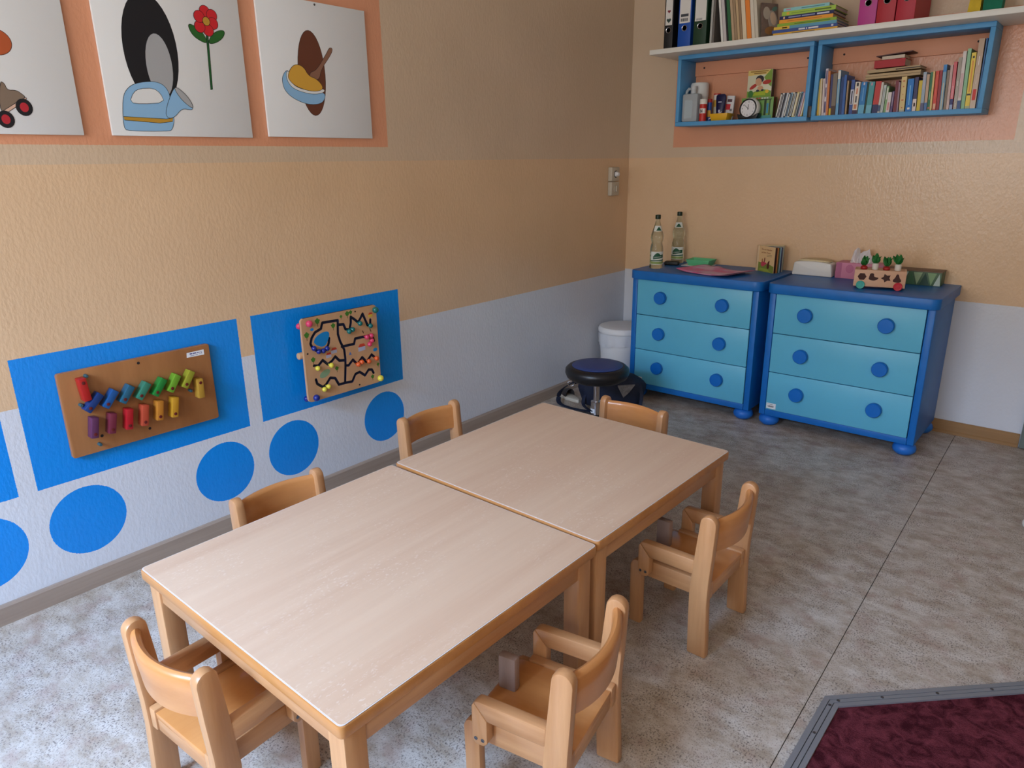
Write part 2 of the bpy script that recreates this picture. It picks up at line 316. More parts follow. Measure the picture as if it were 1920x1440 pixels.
bm = nb(); prism(bm, [(0, 0), (-.018, 0), (-.018, .012), (-.012, .018), (-.012, .062), (-.007, .068), (0, .068)], 'X', .013, 2.30)
struct('baseboard_back', bm, m_bb)
m_door = M('door_grey', (112, 122, 116), .5)
d1 = struct('door_1', B(2.40, 3.20, -.045, -.004, .008, 2.0), m_door)
bm = nb(); box(bm, 2.305, 2.395, -.035, -.0, .006, 2.09); box(bm, 3.205, 3.295, -.035, 0, .006, 2.09); box(bm, 2.395, 3.205, -.035, 0, 2.005, 2.09)
struct('door_frame', bm, m_door, d1, bevel=.004)
bm = nb(); lathe(bm, [(.024, -.045), (.024, -.052), (.010, -.054), (.010, -.09)], 16, (2.47, 0, 1.02), 'Y'); box(bm, 2.46, 2.58, -.10, -.085, 1.01, 1.03)
struct('door_handle', bm, M('steel', (170, 172, 175), .3, metal=1), d1, smooth=True)

# ---------------- tables ----------------
beech_z = wood('beech_upright', (174, 122, 78), (202, 150, 102), 'Z', .38, 22, .07, coat=.15)
beech_x = wood('beech_along_x', (174, 120, 76), (202, 150, 102), 'X', .38, 22, .07, coat=.15)
beech_y = wood('beech_along_y', (174, 120, 76), (202, 150, 102), 'Y', .38, 22, .07, coat=.15)
edge_x = wood('edge_x', (172, 114, 60), (194, 134, 76), 'X', .35, 20, .05, coat=.2)
seatply = wood('seat_plywood', (188, 122, 66), (206, 142, 82), 'Y', .3, 14, .1, coat=.3)
backply = wood('back_plywood', (184, 120, 66), (204, 140, 82), 'X', .3, 14, .1, coat=.3)
m_lam = laminate('beech_laminate')  # one pale laminate for both tabletops
m_lamedge = M('laminate_edge', (214, 204, 196), .4)
def table(x, y, ang, w, d, label):
    t = thing('table', label, 'table', (x, y, 0), ang, 'square wooden tables pushed together')
    hw, hd = w/2, d/2; H = .46
    def rr(hw, hd, r, n=5):
        return [(sx*(hw-r)+r*math.cos(a), sy*(hd-r)+r*math.sin(a)) for sx, sy, a0 in ((1, 1, 0), (-1, 1, PI/2), (-1, -1, PI), (1, -1, 1.5*PI)) for a in (a0+PI/2*i/n for i in range(n+1))]
    bm = nb(); prism(bm, rr(hw, hd, .012), 'Z', H-.029, H-.0015); top = obj('tabletop', bm, edge_x, t, bevel=.004)
    bm = nb(); prism(bm, rr(hw-.0025, hd-.0025, .011), 'Z', H-.0015, H-.0005); obj('laminate_edge', bm, m_lamedge, top)
    bm = nb(); prism(bm, rr(hw-.005, hd-.005, .010), 'Z', H-.0005, H); obj('laminate', bm, m_lam, top)
    L = .05; ins = .012
    for sx in (-1, 1):
        for sy in (-1, 1):
            x0, y0 = sx*(hw-ins-L/2), sy*(hd-ins-L/2)
            obj('leg', B(x0-L/2, x0+L/2, y0-L/2, y0+L/2, 0, H-.029), beech_z, t, bevel=.004)
    for s in (-1, 1):
        yy = s*(hd-ins-.016); obj('apron', B(-hw+ins+L, hw-ins-L, yy-.011, yy+.011, H-.081, H-.029), beech_x, t, bevel=.002)
        xx = s*(hw-ins-.016); obj('apron', B(xx-.011, xx+.011, -hd+ins+L, hd-ins-L, H-.081, H-.029), beech_y, t, bevel=.002)
    return t
def at(px, py, a, dx, dy): return (px+dx*math.cos(a)-dy*math.sin(a), py+dx*math.sin(a)+dy*math.cos(a))
a1, a2 = math.radians(-.265), math.radians(-.77)
p1 = at(.8269, -3.5641, a1, .400, .397); p2 = at(.8273, -2.7535, a2, .3985, .388)
table(*p1, a1, .800, .794, 'square beech table nearest the camera, pale top, wooden chair tucked under its near edge')
table(*p2, a2, .797, .776, 'square beech table farther from the camera, nearer the blue chests of drawers')

# ---------------- chairs ----------------
m_screw = M('screw_steel', (120, 122, 128), .35, metal=1)
m_hole = M('dark_hole', (30, 26, 30), .7)
m_peg = wood('peg_grey_wood', (136, 114, 104), (164, 140, 128), 'Z', .5, 22, .1)
def make_chair(label):
    t = thing('toddler_chair', label, 'chair', group='toddler chairs around the tables')
    Wd, T = .1525, .028
    arc = [(-.007+.0245*math.cos(a), .4295+.0245*math.sin(a)) for a in (PI*i/8 for i in range(9))]
    post = [(.030, 0), (.034, .12), (.036, .20), (.031, .28)]+arc+[(-.0275, .34), (-.022, .25), (-.021, .18), (-.025, .09), (-.029, 0)]
    fleg = [(.203, 0), (.243, 0), (.2445, .10), (.246, .200), (.240, .214), (.230, .220), (.205, .220), (.2045, .10)]
    arm = [(.028, .262), (.166, .262), (.1997, .3017), (.194, .3062), (.187, .308), (.026, .308)]
    sup = [(.166, .262), (.166, .205), (.175, .194), (.196, .194), (.205, .205), (.205, .290), (.1997, .3017)]
    for s in (-1, 1):
        a, b = sorted((s*Wd, s*(Wd-T))); c, d = sorted((s*(Wd-T), s*(Wd-T-.025)))
        bm = nb(); prism(bm, post, 'X', a, b); obj('rear_post', bm, beech_z, t, bevel=.006)
        bm = nb(); prism(bm, fleg, 'X', c, d); obj('front_leg', bm, beech_z, t, bevel=.005)
        bm = nb(); prism(bm, arm, 'X', a, b); ar = obj('armrest', bm, beech_y, t, bevel=.0045)
        bm = nb(); prism(bm, sup, 'X', a, b); obj('arm_support', bm, beech_z, ar, bevel=.0045)
        for q in (.177, .194):
            bm = nb(); lathe(bm, [(.0045, 0), (.0045, .0008), (.002, .0008), (.002, .0002), (0, .0002)], 12, (s*(Wd+.0001) if s > 0 else 0, 0, 0), 'X')
            if s < 0:
                for v in bm.verts: v.co.x = -Wd-.0001-v.co.x
            for v in bm.verts: v.co.y += q; v.co.z += .211
            obj('screw', bm, m_screw, ar)
        obj('side_rail', B(c, d, -.016, .203, .178, .234), beech_y, t, bevel=.005)
    iw = Wd-T-.025
    bm = nb()
    pts = [(-.013, .212), (-.013, .228), (.20, .228), (.222, .226), (.234, .219), (.232, .212), (.20, .216)]
    prism(bm, pts, 'X', -iw, iw); obj('seat', bm, seatply, t, bevel=.002)
    obj('rear_rail', B(-iw, iw, -.012, .008, .178, .212), beech_x, t, bevel=.003)
    obj('front_rail', B(-iw, iw, .206, .224, .176, .212), beech_x, t, bevel=.003)
    # bent plywood backrest
    bm = nb(); n = 16; hw = Wd-T; rows = []
    for i in range(n+1):
        u = -1+2*i/n; bow = -.030*(1-u*u)
        f = [(.002, .338), (.003, .362), (.001, .40), (.000, .424), (-.004, .433), (-.011, .4365), (-.018, .434), (-.023, .426), (-.021, .39), (-.017, .355), (-.015, .338)]
        lo = .006*(1-u*u)
        rows.append([bm.verts.new((u*hw, dd+bow, z-(lo if z < .35 else -lo*0))) for dd, z in f])
    for a, b in zip(rows, rows[1:]):
        for i in range(len(a)):
            j = (i+1) % len(a); bm.faces.new((a[i], a[j], b[j], b[i]))
    bm.faces.new(rows[0]); bm.faces.new(rows[-1])
    obj('backrest', bm, backply, t, smooth=True)
    obj('crotch_peg', B(-.0125, .0125, .176, .222, .2265, .316), m_peg, t, bevel=.006)
    return t
ch = make_chair('wooden toddler chair on the right side of the tables, farther from the camera, second from the maroon mat corner')
ch.location = (1.772, -2.3025, 0); ch.rotation_euler = (0, 0, PI/2)
ch['label'] = 'wooden armchair for toddlers at the right side of the far table'
G = 'toddler chairs around the tables'
for x, y, r, lb in ((1.803, -3.063, 100.4, 'wooden toddler armchair with grey peg at the right side of the near table'),
                    (1.149, -3.643, 3.5, 'wooden toddler armchair tucked under the near short edge of the near table'),
                    (.658, -3.0745, -90.5, 'wooden toddler chair between the near table and the wall of blue circles, backrest above tabletop'),
                    (.5245, -2.307, -90.5, 'wooden toddler chair between the far table and the wall, armrests showing above tabletop'),
                    (1.12, -1.753, 176, 'wooden toddler chair at the far end of the tables facing the camera')):
    dup(ch, (x, y, 0), math.radians(r), lb, G)

# ---------------- chests of drawers ----------------
m_db = M('chest_blue', (14, 106, 188), .42, var=.05, vscale=20)
m_lb = M('drawer_blue', (96, 184, 216), .38, var=.02, vscale=5)
m_knob = M('knob_blue', (4, 106, 196), .4)
m_foot = M('foot_blue', (30, 112, 204), .4)
m_paper = M('white_paper', (232, 234, 236), .6)
m_ink = M('black_ink', (28, 30, 38), .6)
def chest(xc, label):
    t = thing('chest_of_drawers', label, 'chest of drawers', (xc, 0, 0), 0, 'blue three-drawer chests')
    h = .3795; yf, yb = -.488, -.022; zb, zt = .062, .725
    for s in (-1, 1):
        a, b = sorted((s*h, s*(h-.033))); obj('side_panel', B(a, b, yf, yb, zb, zt), m_db, t, bevel=.006)
    obj('bottom_rail', B(-h+.033, h-.033, yf+.001, yf+.026, zb, zb+.033), m_db, t, bevel=.002)
    obj('base_panel', B(-h+.033, h-.033, yf+.026, yb, zb+.008, zb+.026), m_db, t)
    obj('back_panel', B(-h+.033, h-.033, yb-.01, yb, zb+.026, zt), m_db, t)
    r = .045; W = .394; F_ = -.507
    pts = [(-W, -.006), (-W, F_+r)]+[(-W+r-r*math.cos(a), F_+r-r*math.sin(a)) for a in (PI/2*i/6 for i in range(1, 7))]+[(W-r+r*math.sin(a), F_+r-r*math.cos(a)) for a in (PI/2*i/6 for i in range(0, 7))]+[(W, -.006)]
    bm = nb(); prism(bm, pts, 'Z', zt, .775); obj('top', bm, m_db, t, bevel=.004, ang=.9)
    for i, (z0, z1) in enumerate(((.514+.004, .722), (.304+.004, .514), (.0965, .304))):
        dr = obj('drawer', B(-h+.036, h-.036, yf-.001, yf+.020, z0, z1), m_lb, t, bevel=.0015)
        bm = nb(); b0 = B; 
        box(bm, -h+.05, h-.05, yf+.020, yb-.03, z0+.02, z0+.03); box(bm, -h+.05, -h+.062, yf+.02, yb-.03, z0+.03, z1-.03); box(bm, h-.062, h-.05, yf+.02, yb-.03, z0+.03, z1-.03)
        obj('drawer_tray', bm, M('tray_board', (205, 200, 190), .6), dr)
        zk = (.629, .416, .208)[i]
        for s in (-1, 1):
            bm = nb(); lathe(bm, [(.012, yf-.001), (.033, yf-.0015), (.036, yf-.006), (.036, yf-.024), (.033, yf-.028), (0, yf-.0285)], 28, (s*.1875, 0, zk), 'Y')
            obj('knob', bm, m_knob, dr, smooth=True)
    st = obj('label_sticker', B(-h+.040, -h+.090, yf-.002, yf-.0012, .104, .134), m_paper, dr)
    bm = nb()
    for k in range(9): box(bm, -h+.048+k*.0035, -h+.0495+k*.0035+(k % 3)*.0006, yf-.0024, yf-.0019, .112, .121)
    for k in range(5): box(bm, -h+.046+k*.006, -h+.050+k*.006, yf-.0024, yf-.0019, .1265, .1285)
    p = obj('printed_code', bm, m_ink, dr)
    for s in (-1, 1):
        for y in (yf+.045, yb-.045):
            bm = nb(); lathe(bm, [(.018, 0), (.036, .004), (.050, .018), (.0535, .032), (.048, .048), (.032, .060), (.015, .0625)], 28, (s*(h-.045), y, 0)); obj('foot', bm, m_foot, t, smooth=True)
    return t
chest(.7306, 'blue three-drawer chest on the left, beside the white bin and under the glass bottles')
chest(1.5461, 'blue three-drawer chest on the right, with the wooden toy cart on top')
# ---------------- painted picture boards ----------------
m_board = M('board_white', (226, 228, 228), .45)
m_boardedge = M('board_edge', (176, 158, 136), .6)
PX = .0125
def picture(y0, y1, z0, z1, label):
    t = thing('picture_board', label, 'picture', (0, 0, z0), 0, 'white painted boards on the orange field')
    obj('board', B(.0015, .0115, y0, y1, 0, z1-z0), m_board, t, bevel=.001)
    t['z0'] = z0
    return t
col = {'black': (22, 24, 30), 'sky': (142, 188, 226), 'gold': (190, 146, 52), 'red': (206, 36, 44), 'green': (30, 88, 44), 'leaf': (40, 100, 40), 'grey': (168, 170, 172), 'brown': (104, 58, 40), 'rust': (176, 84, 44), 'skin': (214, 178, 156), 'mustard': (214, 164, 62), 'white': (228, 230, 230), 'taupe': (128, 110, 94), 'wine': (180, 40, 52), 'spoon': (140, 100, 80)}
def mk(c): return M('print_'+c, col[c], .5)
def paint(t, name, pts, c, k):
    """flat painted shape with a dark outline, k = paint layer"""
    z0 = t['z0']; pts = [(y, z-z0) for y, z in pts]
    cy = sum(p[0] for p in pts)/len(pts); cz = sum(p[1] for p in pts)/len(pts)
    d = .0015
    out = []
    n = len(pts)
    area_ = sum(pts[i][0]*pts[(i+1) % n][1]-pts[(i+1) % n][0]*pts[i][1] for i in range(n))
    sg = 1 if area_ > 0 else -1
    for i in range(n):
        a, b = pts[i-1], pts[(i+1) % n]; tx, ty = b[0]-a[0], b[1]-a[1]; l = math.hypot(tx, ty) or 1
        out.append((pts[i][0]+sg*ty/l*d, pts[i][1]-sg*tx/l*d))
    x = .0116+k*.0003
    bm = nb(); prism(bm, out, 'X', .0114, x, 0); o = obj(name, bm, mk('black'), t)
    bm = nb(); prism(bm, pts, 'X', x, x+.00015, 0); obj('paint', bm, mk(c), o)
    return o
A = D['art']
def smoothp(p, it=2):
    for _ in range(it):
        q = []
        for i in range(len(p)):
            a, b = p[i], p[(i+1) % len(p)]
            q += [(a[0]*.75+b[0]*.25, a[1]*.75+b[1]*.25), (a[0]*.25+b[0]*.75, a[1]*.25+b[1]*.75)]
        p = q
    return p
p1b = picture(-3.125, -2.640, 1.4835, 1.968, 'white board with a painted light blue watering can and red flower')
paint(p1b, 'painted_oval', ell(-2.965, 1.745, .085, .165, 36), 'black', 0)
paint(p1b, 'painted_oval', ell(-2.945, 1.700, .042, .095, 30), 'grey', 1)
paint(p1b, 'painted_watering_can', smoothp(A['can_body']), 'sky', 2)
paint(p1b, 'painted_can_opening', smoothp(A['can_hole'], 1), 'white', 3)
paint(p1b, 'painted_can_band', A['can_band'], 'gold', 3)
paint(p1b, 'painted_spout', smoothp(A['can_spout']), 'sky', 3)
ro = paint(p1b, 'painted_rose', smoothp(A['can_rose']), 'grey', 4)
paint(p1b, 'painted_stem', A['stem'], 'green', 1)
paint(p1b, 'painted_leaf', smoothp(A['leaf_a']), 'leaf', 2)
paint(p1b, 'painted_leaf', smoothp(A['leaf_b']), 'leaf', 2)
for k, (y, z) in enumerate(D['petals']): paint(p1b, 'painted_petal', ell(y, z, .0178, .0178, 18), 'red', 2+k*.6)
paint(p1b, 'painted_flower_centre', ell(*D['flower_c'], .012, .013, 16), 'gold', 6.5)
p2b = picture(-2.572, -2.085, 1.4885, 1.972, 'white board with a painted bowl of yellow pudding and wooden spoon')
paint(p2b, 'painted_oval', ell(-2.36, 1.72, .06, .15, 36), 'brown', 0)
paint(p2b, 'painted_spoon', smoothp(A['spoon']), 'spoon', 1)
paint(p2b, 'painted_bowl', smoothp(A['bowl']), 'sky', 2)
paint(p2b, 'painted_bowl_rim', smoothp(A['bowl_rim']), 'white', 3)
paint(p2b, 'painted_pudding', smoothp(A['pudding']), 'mustard', 4)
for y, z in D['panscrews']:
    bm = nb(); lathe(bm, [(.004, .0116), (.004, .0125), (0, .0125)], 10, (0, y, z-p2b['z0']), 'X'); obj('screw', bm, m_screw, p2b)
p0b = picture(-3.694, -3.2085, 1.4825, 1.967, 'white board cut by the left picture edge, with a painted brown roller skate')
paint(p0b, 'painted_patch', smoothp(ell(-3.395, 1.725, .040, .034, 20)), 'rust', 0)
paint(p0b, 'painted_boot', smoothp(A['boot']), 'taupe', 1)
paint(p0b, 'painted_sole', smoothp(A['sole']), 'skin', 2)
for y, z, r in D['wheels']:
    w = paint(p0b, 'painted_wheel', ell(y, z, .020, .022, 20), 'black', 3)
    paint(p0b, 'painted_hub', ell(y, z, .011, .013, 16), 'wine', 4)
for t in (p0b, p1b, p2b): del t['z0']

# ---------------- domino board ----------------
m_ply = wood('plywood_brown', (150, 98, 56), (176, 120, 72), 'Z', .4, 10, .15)
t = thing('domino_board', 'brown plywood wall toy with coloured hinged blocks on the left blue rectangle', 'wall toy', (0, -3.1715, .480))
Y0, Z0 = -3.1715, .480
bm = nb()
def rrect(y0, y1, z0, z1, r, n=4):
    return [(cy+r*math.cos(a), cz+r*math.sin(a)) for cy, cz, a0 in ((y1-r, z1-r, 0), (y0+r, z1-r, PI/2), (y0+r, z0+r, PI), (y1-r, z0+r, 1.5*PI)) for a in (a0+PI/2*i/n for i in range(n+1))]
prism(bm, rrect(-.2515, .2515, 0, .287, .008), 'X', .002, .020); obj('backboard', bm, m_ply, t, bevel=.002)
bc = {'red': (196, 36, 32), 'navy': (24, 62, 128), 'blue': (28, 92, 160), 'steel_blue': (40, 104, 132), 'sea_green': (58, 138, 112), 'green': (36, 142, 58), 'lime': (120, 176, 48), 'olive': (166, 166, 48), 'yellow': (206, 158, 60), 'purple': (104, 54, 92), 'maroon': (128, 46, 66), 'crimson': (196, 30, 42), 'coral': (204, 84, 56), 'orange': (214, 138, 48), 'amber': (220, 160, 44)}
pinm = M('pin_red', (96, 26, 26), .4)
for n, a, b in D['blocks']:
    m_b = M('block_'+n, tuple(int(v*.88) for v in bc[n]), .35)  # block colours darkened to stand in for weaker light
    (ya, za), (yb_, zb_) = a, b
    ca = ((ya+yb_)/2-Y0, (za+zb_)/2-Z0); L = math.hypot(ya-yb_, za-zb_)+.006
    ang = math.atan2(ya-yb_, za-zb_)                 # lean towards +y
    bm = nb(); box(bm, .0215, .057, -.0115, .0115, -L/2, L/2)
    up = n in ('red', 'yellow')
    o = obj('block', bm, m_b, t, bevel=.003, loc=(0, ca[0], ca[1]), rot=(-ang, 0, 0))
    bm = nb(); lathe(bm, [(.0055, .0571), (.0055, .0582), (.004, .0588), (0, .0588)], 14, (0, 0, (L/2-.014) if up else -(L/2-.014)), 'X'); obj('pin', bm, pinm, o, smooth=True)
for y, z in D['domstubs']:
    bm = nb(); lathe(bm, [(.0055, .0195), (.0055, .036), (.004, .038), (0, .038)], 12, (0, y-Y0, z-Z0), 'X'); obj('stop_pin', bm, M('pin_teal', (50, 84, 92), .4), t, smooth=True)
for y, z in D['domholes']:
    bm = nb(); lathe(bm, [(.005, .0201), (.005, .0206), (0, .0206)], 12, (0, y-Y0, z-Z0), 'X'); obj('screw', bm, m_hole, t)
pts = [(y-Y0, z-Z0) for y, z in D['domlabel']]
lb = flat('label_sticker', pts, m_paper, t, 'X', .0199, .0206)
cy, cz = sum(p[0] for p in pts)/4, sum(p[1] for p in pts)/4
bm = nb()
for y0, y1, z0, z1 in ((-.021, -.012, .001, .005), (-.010, .004, .001, .005), (.007, .012, .0015, .0045), (-.020, -.004, -.005, -.0035), (-.001, .008, -.005, -.0035)): box(bm, .0206, .0208, cy+y0, cy+y1, cz+z0, cz+z1)
obj('printed_lines', bm, M('ink_violet', (70, 66, 130), .6), lb)
text('printed_mark', 'CE', .010, M('ink_violet', (70, 66, 130), .6), lb, (.0206, cy+.019, cz), (PI/2, 0, PI/2))

# ---------------- bead maze ----------------
m_maze = wood('maze_beech', (190, 146, 106), (206, 162, 120), 'Z', .45, 10, .15)
Y0, Z0 = -2.3725, .452
t = thing('bead_maze', 'square wooden bead maze with winding grooves on the right blue rectangle', 'wall toy', (0, Y0, Z0))
bm = nb(); prism(bm, rrect(-.19, .19, 0, .351, .016, 6), 'X', .064, .075); mb = obj('maze_board', bm, m_maze, t)
# cut the grooves into the board
bm = nb()
for k, g in enumerate(D['grooves']):
    g = [(y-Y0, z-Z0) for y, z in g]; hwid = .0058
    for (a, b) in zip(g, g[1:]):
        dy, dz = b[0]-a[0], b[1]-a[1]; l = math.hypot(dy, dz) or 1e-6; ny, nz = -dz/l*hwid, dy/l*hwid
        prism(bm, [(a[0]+ny, a[1]+nz), (b[0]+ny, b[1]+nz), (b[0]-ny, b[1]-nz), (a[0]-ny, a[1]-nz)], 'X', .0683, .08)
    for p in g: prism(bm, ell(p[0], p[1], hwid, hwid, 10), 'X', .0683, .08)
bmesh.ops.recalc_face_normals(bm, faces=bm.faces)
me = bpy.data.meshes.new('groove_tool'); bm.to_mesh(me); bm.free(); cut = bpy.data.objects.new('groove_tool', me); C.objects.link(cut); cut.parent = t
md = mb.modifiers.new('grooves', 'BOOLEAN'); md.operation = 'DIFFERENCE'; md.solver = 'EXACT'; md.use_self = True; md.object = cut
bpy.context.view_layer.update()
nm = bpy.data.meshes.new_from_object(mb.evaluated_get(bpy.context.evaluated_depsgraph_get()))
mb.modifiers.clear(); bpy.data.objects.remove(cut)
m_gro = M('groove_navy', (22, 30, 58), .5)
if len(nm.polygons) > 40:
    nm.materials.clear(); nm.materials.append(m_maze); nm.materials.append(m_gro)
    for p in nm.polygons:
        p.material_index = 1 if .0680 < p.center.x < .0748 and max(abs(p.center.y), abs(p.center.z-.1755)) < .178 else 0
    mb.data = nm
bm = nb(); prism(bm, rrect(-.187, .187, .003, .348, .014, 6), 'X', .058, .064); obj('back_layer', bm, m_maze, t)
for y, z in ((-.11, .28), (.11, .28), (-.11, .07), (.11, .07)):
    bm = nb(); lathe(bm, [(.012, .001), (.012, .058)], 14, (0, y, z), 'X'); obj('spacer', bm, m_maze, t, smooth=True)
bm = nb(); lathe(bm, [(.014, 0), (.014, .03)], 14, (.046, -.200, .195), 'Y')
obj('side_peg', bm, m_maze, t, bevel=.003)
kc = {'pink': (214, 62, 100), 'teal': (14, 104, 100), 'yellow': (226, 212, 74), 'navy': (18, 40, 132), 'orange': (224, 94, 42)}
for n, y, z, r in D['beads']:
    big = r > .011; r *= 1.13; bm = nb(); ball(bm, (.075+r*.9, y-Y0, z-Z0), r)
    tube(bm, [(.066 if not big else .074, y-Y0-.003, z-Z0+.003), (.075+r*.6, y-Y0, z-Z0)], .003, 8)
    obj('corner_ball' if big else 'bead', bm, M('bead_'+n, kc[n], .25, coat=.3), t, smooth=True)
for n in ('pink', 'navy'):
    y, z = (-.185, .318) if n == 'pink' else (-.184, .012)
    bm = nb(); ball(bm, (.052, y, z), .0125); obj('corner_ball', bm, M('bead_'+n, kc[n], .25, coat=.3), t, smooth=True)
mg, mg2 = M('print_tree', (66, 122, 40), .5), M('print_trunk', (96, 70, 46), .5)
lk = [(y-Y0, z-Z0) for y, z in D['lake']]
flat('printed_lake', smoothp(lk), M('print_lake', (14, 130, 196), .4), t, 'X', .0749, .0754)
for n, y, z, s in D['prints']:
    y -= Y0; z -= Z0; h = s*.72
    if n == 'tree':
        o = flat('printed_tree', [(y+h*(1+.2*math.sin(5*a))*math.cos(a), z+h*(.95+.15*math.cos(4*a))*math.sin(a)) for a in (2*PI*i/18 for i in range(18))], mg, t, 'X', .0749, .0754)
        flat('printed_trunk', [(y-h*.12, z-h), (y+h*.12, z-h), (y+h*.12, z-h*2), (y-h*.12, z-h*2)], mg2, o, 'X', .0749, .0753)
    elif n in ('house', 'shed'):
        wall_ = flat('printed_house', [(y-h, z-h*.8), (y+h, z-h*.7), (y+h, z+.2*h), (y-h, z+.2*h)], M('print_wall_'+n, (176, 178, 200) if n == 'house' else (214, 182, 60), .5), t, 'X', .0749, .0754)
        flat('printed_roof', [(y-h, z+.2*h), (y+h*1.1, z+.2*h), (y+h*.7, z+.9*h), (y-.5*h, z+.9*h)], M('print_roof', (196, 66, 44), .5), wall_, 'X', .0749, .0755)
    elif n == 'pond': flat('printed_pond', ell(y, z, h, h*.7, 16), M('print_lake', (14, 130, 196)), t, 'X', .0749, .0754)
    elif n == 'meadow': flat('printed_meadow', ell(y, z, h*1.3, h*.7, 12, .35), M('print_meadow', (132, 160, 124), .5), t, 'X', .0749, .0754)
    elif n == 'boat': flat('printed_boat', [(y-h, z-h), (y+h, z-h), (y, z+h)], M('print_boat', (80, 112, 170), .5), t, 'X', .0749, .0754)
    else: flat('printed_plant', ell(y, z, h*.35, h*1.2, 8, .4), mg2, t, 'X', .0749, .0754)
for y, z in D['mazeholes']:
    bm = nb(); lathe(bm, [(.004, .0751), (.004, .0756), (0, .0756)], 10, (0, y-Y0, z-Z0), 'X'); obj('screw', bm, m_hole, t)

# ---------------- switch and socket ----------------
m_sw = M('switch_white', (190, 180, 162), .4)
t = thing('wall_socket', 'white socket with plugged cap above a white key switch near the room corner', 'socket', (0, -.198, 1.176))
for z0, n in ((0, 'switch_box'), (.087, 'socket_box')):
    o = obj(n, B(.0005, .030, -.044, .044, z0, z0+.083), m_sw, t, bevel=.005)
    zc = z0+.0415
    if n == 'socket_box':
        bm = nb(); lathe(bm, [(.021, .0301), (.021, .0306), (0, .0306)], 22, (0, 0, zc), 'X'); obj('socket_well', bm, m_hole, o)
        bm = nb(); lathe(bm, [(.016, .0304), (.016, .037), (.011, .040), (.010, .053), (0, .054)], 20, (0, 0, zc), 'X'); obj('plug_cap', bm, M('cap_white', (226, 228, 232), .3), o, smooth=True)
    else:
        bm = nb(); lathe(bm, [(.021, .0301), (.021, .033), (0, .033)], 22, (0, 0, zc), 'X'); obj('rotary_plate', bm, m_sw, o)
        obj('key', B(.033, .042, -.005, .005, zc-.018, zc+.018), m_sw, o, bevel=.003, rot=(0, 0, 0))

# ---------------- waste bin, stool, bag, shoes ----------------
m_bin = M('bin_white', (222, 224, 226), .45)
bx, by, br = .185, -.315, .148
t = thing('waste_bin', 'white round waste bin with a lid and overhanging liner in the room corner', 'bin', (bx, by, 0))
bm = nb(); lathe(bm, [(.115, 0), (.120, .004), (br-.006, .345), (br-.006, .35)], 40); obj('body', bm, m_bin, t, smooth=True)
bm = nb(); lathe(bm, [(br-.004, .352), (br+.002, .353), (br+.003, .372), (br-.006, .386), (br-.016, .389), (br-.05, .391), (0, .393)], 40); obj('lid', bm, m_bin, t, smooth=True)
bm = nb(); n = 56; rows = []
for i, (z, f) in enumerate(((.350, 0), (.335, .3), (.315, .8), (.295, 1), (.278, .9))):
    rows.append([])
    for k in range(n):
        a = 2*PI*k/n; sag = .018*max(0, math.sin(a*3+1))*f
        r = .120+.022*(z/.345)+.0035+f*(.004*math.sin(a*11)+.003*math.sin(a*23+i))+.003
        rows[-1].append(bm.verts.new((r*math.cos(a), r*math.sin(a), z-sag)))
for a, b in zip(rows, rows[1:]):
    for k in range(n): bm.faces.new((a[k], a[(k+1) % n], b[(k+1) % n], b[k]))
obj('bin_liner', bm, M('liner_film', (214, 218, 224), .3, var=.04, vscale=20), t, smooth=True)

sx, sy = .529, -1.115
t = thing('stool', 'round stool with black rim, blue seat pad and chrome column before the left chest', 'stool', (sx, sy, 0))
m_blk = M('black_plastic', (22, 23, 26), .35); m_blue = M('stool_vinyl', (44, 66, 122), .45, bump=.15, bscale=500)
m_chrome = M('chrome', (200, 200, 204), .18, metal=1)
bm = nb(); lathe(bm, [(.05, .288), (.135, .290), (.158, .305), (.168, .328), (.166, .348), (.152, .362), (.135, .365), (.128, .363), (.120, .360)], 48); obj('seat_rim', bm, m_blk, t, smooth=True)
bm = nb(); lathe(bm, [(.127, .361), (.133, .366), (.128, .370), (.09, .374), (0, .376)], 48); obj('seat_pad', bm, m_blue, t, smooth=True)
bm = nb(); lathe(bm, [(.0165, .165), (.0165, .288)], 24); obj('column', bm, m_chrome, t, smooth=True)
bm = nb(); lathe(bm, [(.020, .096), (.030, .098), (.030, .166), (.022, .168)], 24); sl = obj('column_sleeve', bm, m_chrome, t, smooth=True)
bm = nb(); lathe(bm, [(.0308, .106), (.0308, .130)], 10, a0=-2.6, a1=-1.3); obj('label_sticker', bm, m_paper, sl, smooth=True)
bm = nb()
for k in range(7):
    a = -2.5+k*.13; box(bm, .0309*math.cos(a)-.0009, .0309*math.cos(a)+.0009, .0309*math.sin(a)-.0009, .0309*math.sin(a)+.0009, .112, .121)
obj('printed_code', bm, m_ink, sl)
bm = nb(); lathe(bm, [(.02, .04), (.045, .045), (.05, .07), (.04, .092), (.022, .096)], 24); hub = obj('base_hub', bm, m_blk, t, smooth=True)
for k in range(5):
    a = 2*PI*k/5+.3; bm = nb()
    tube(bm, [(.03*math.cos(a), .03*math.sin(a), .070), (.12*math.cos(a), .12*math.sin(a), .060), (.2*math.cos(a), .2*math.sin(a), .045)], .018, 10, .7)
    lg = obj('base_leg', bm, m_blk, t, smooth=True)
    bm = nb(); lathe(bm, [(.018, -.011), (.025, -.008), (.025, .008), (.018, .011)], 18, (0, 0, 0), 'X')
    obj('castor', bm, m_blk, lg, smooth=True, loc=(.2*math.cos(a), .2*math.sin(a), .0252), rot=(0, 0, a+PI/2))

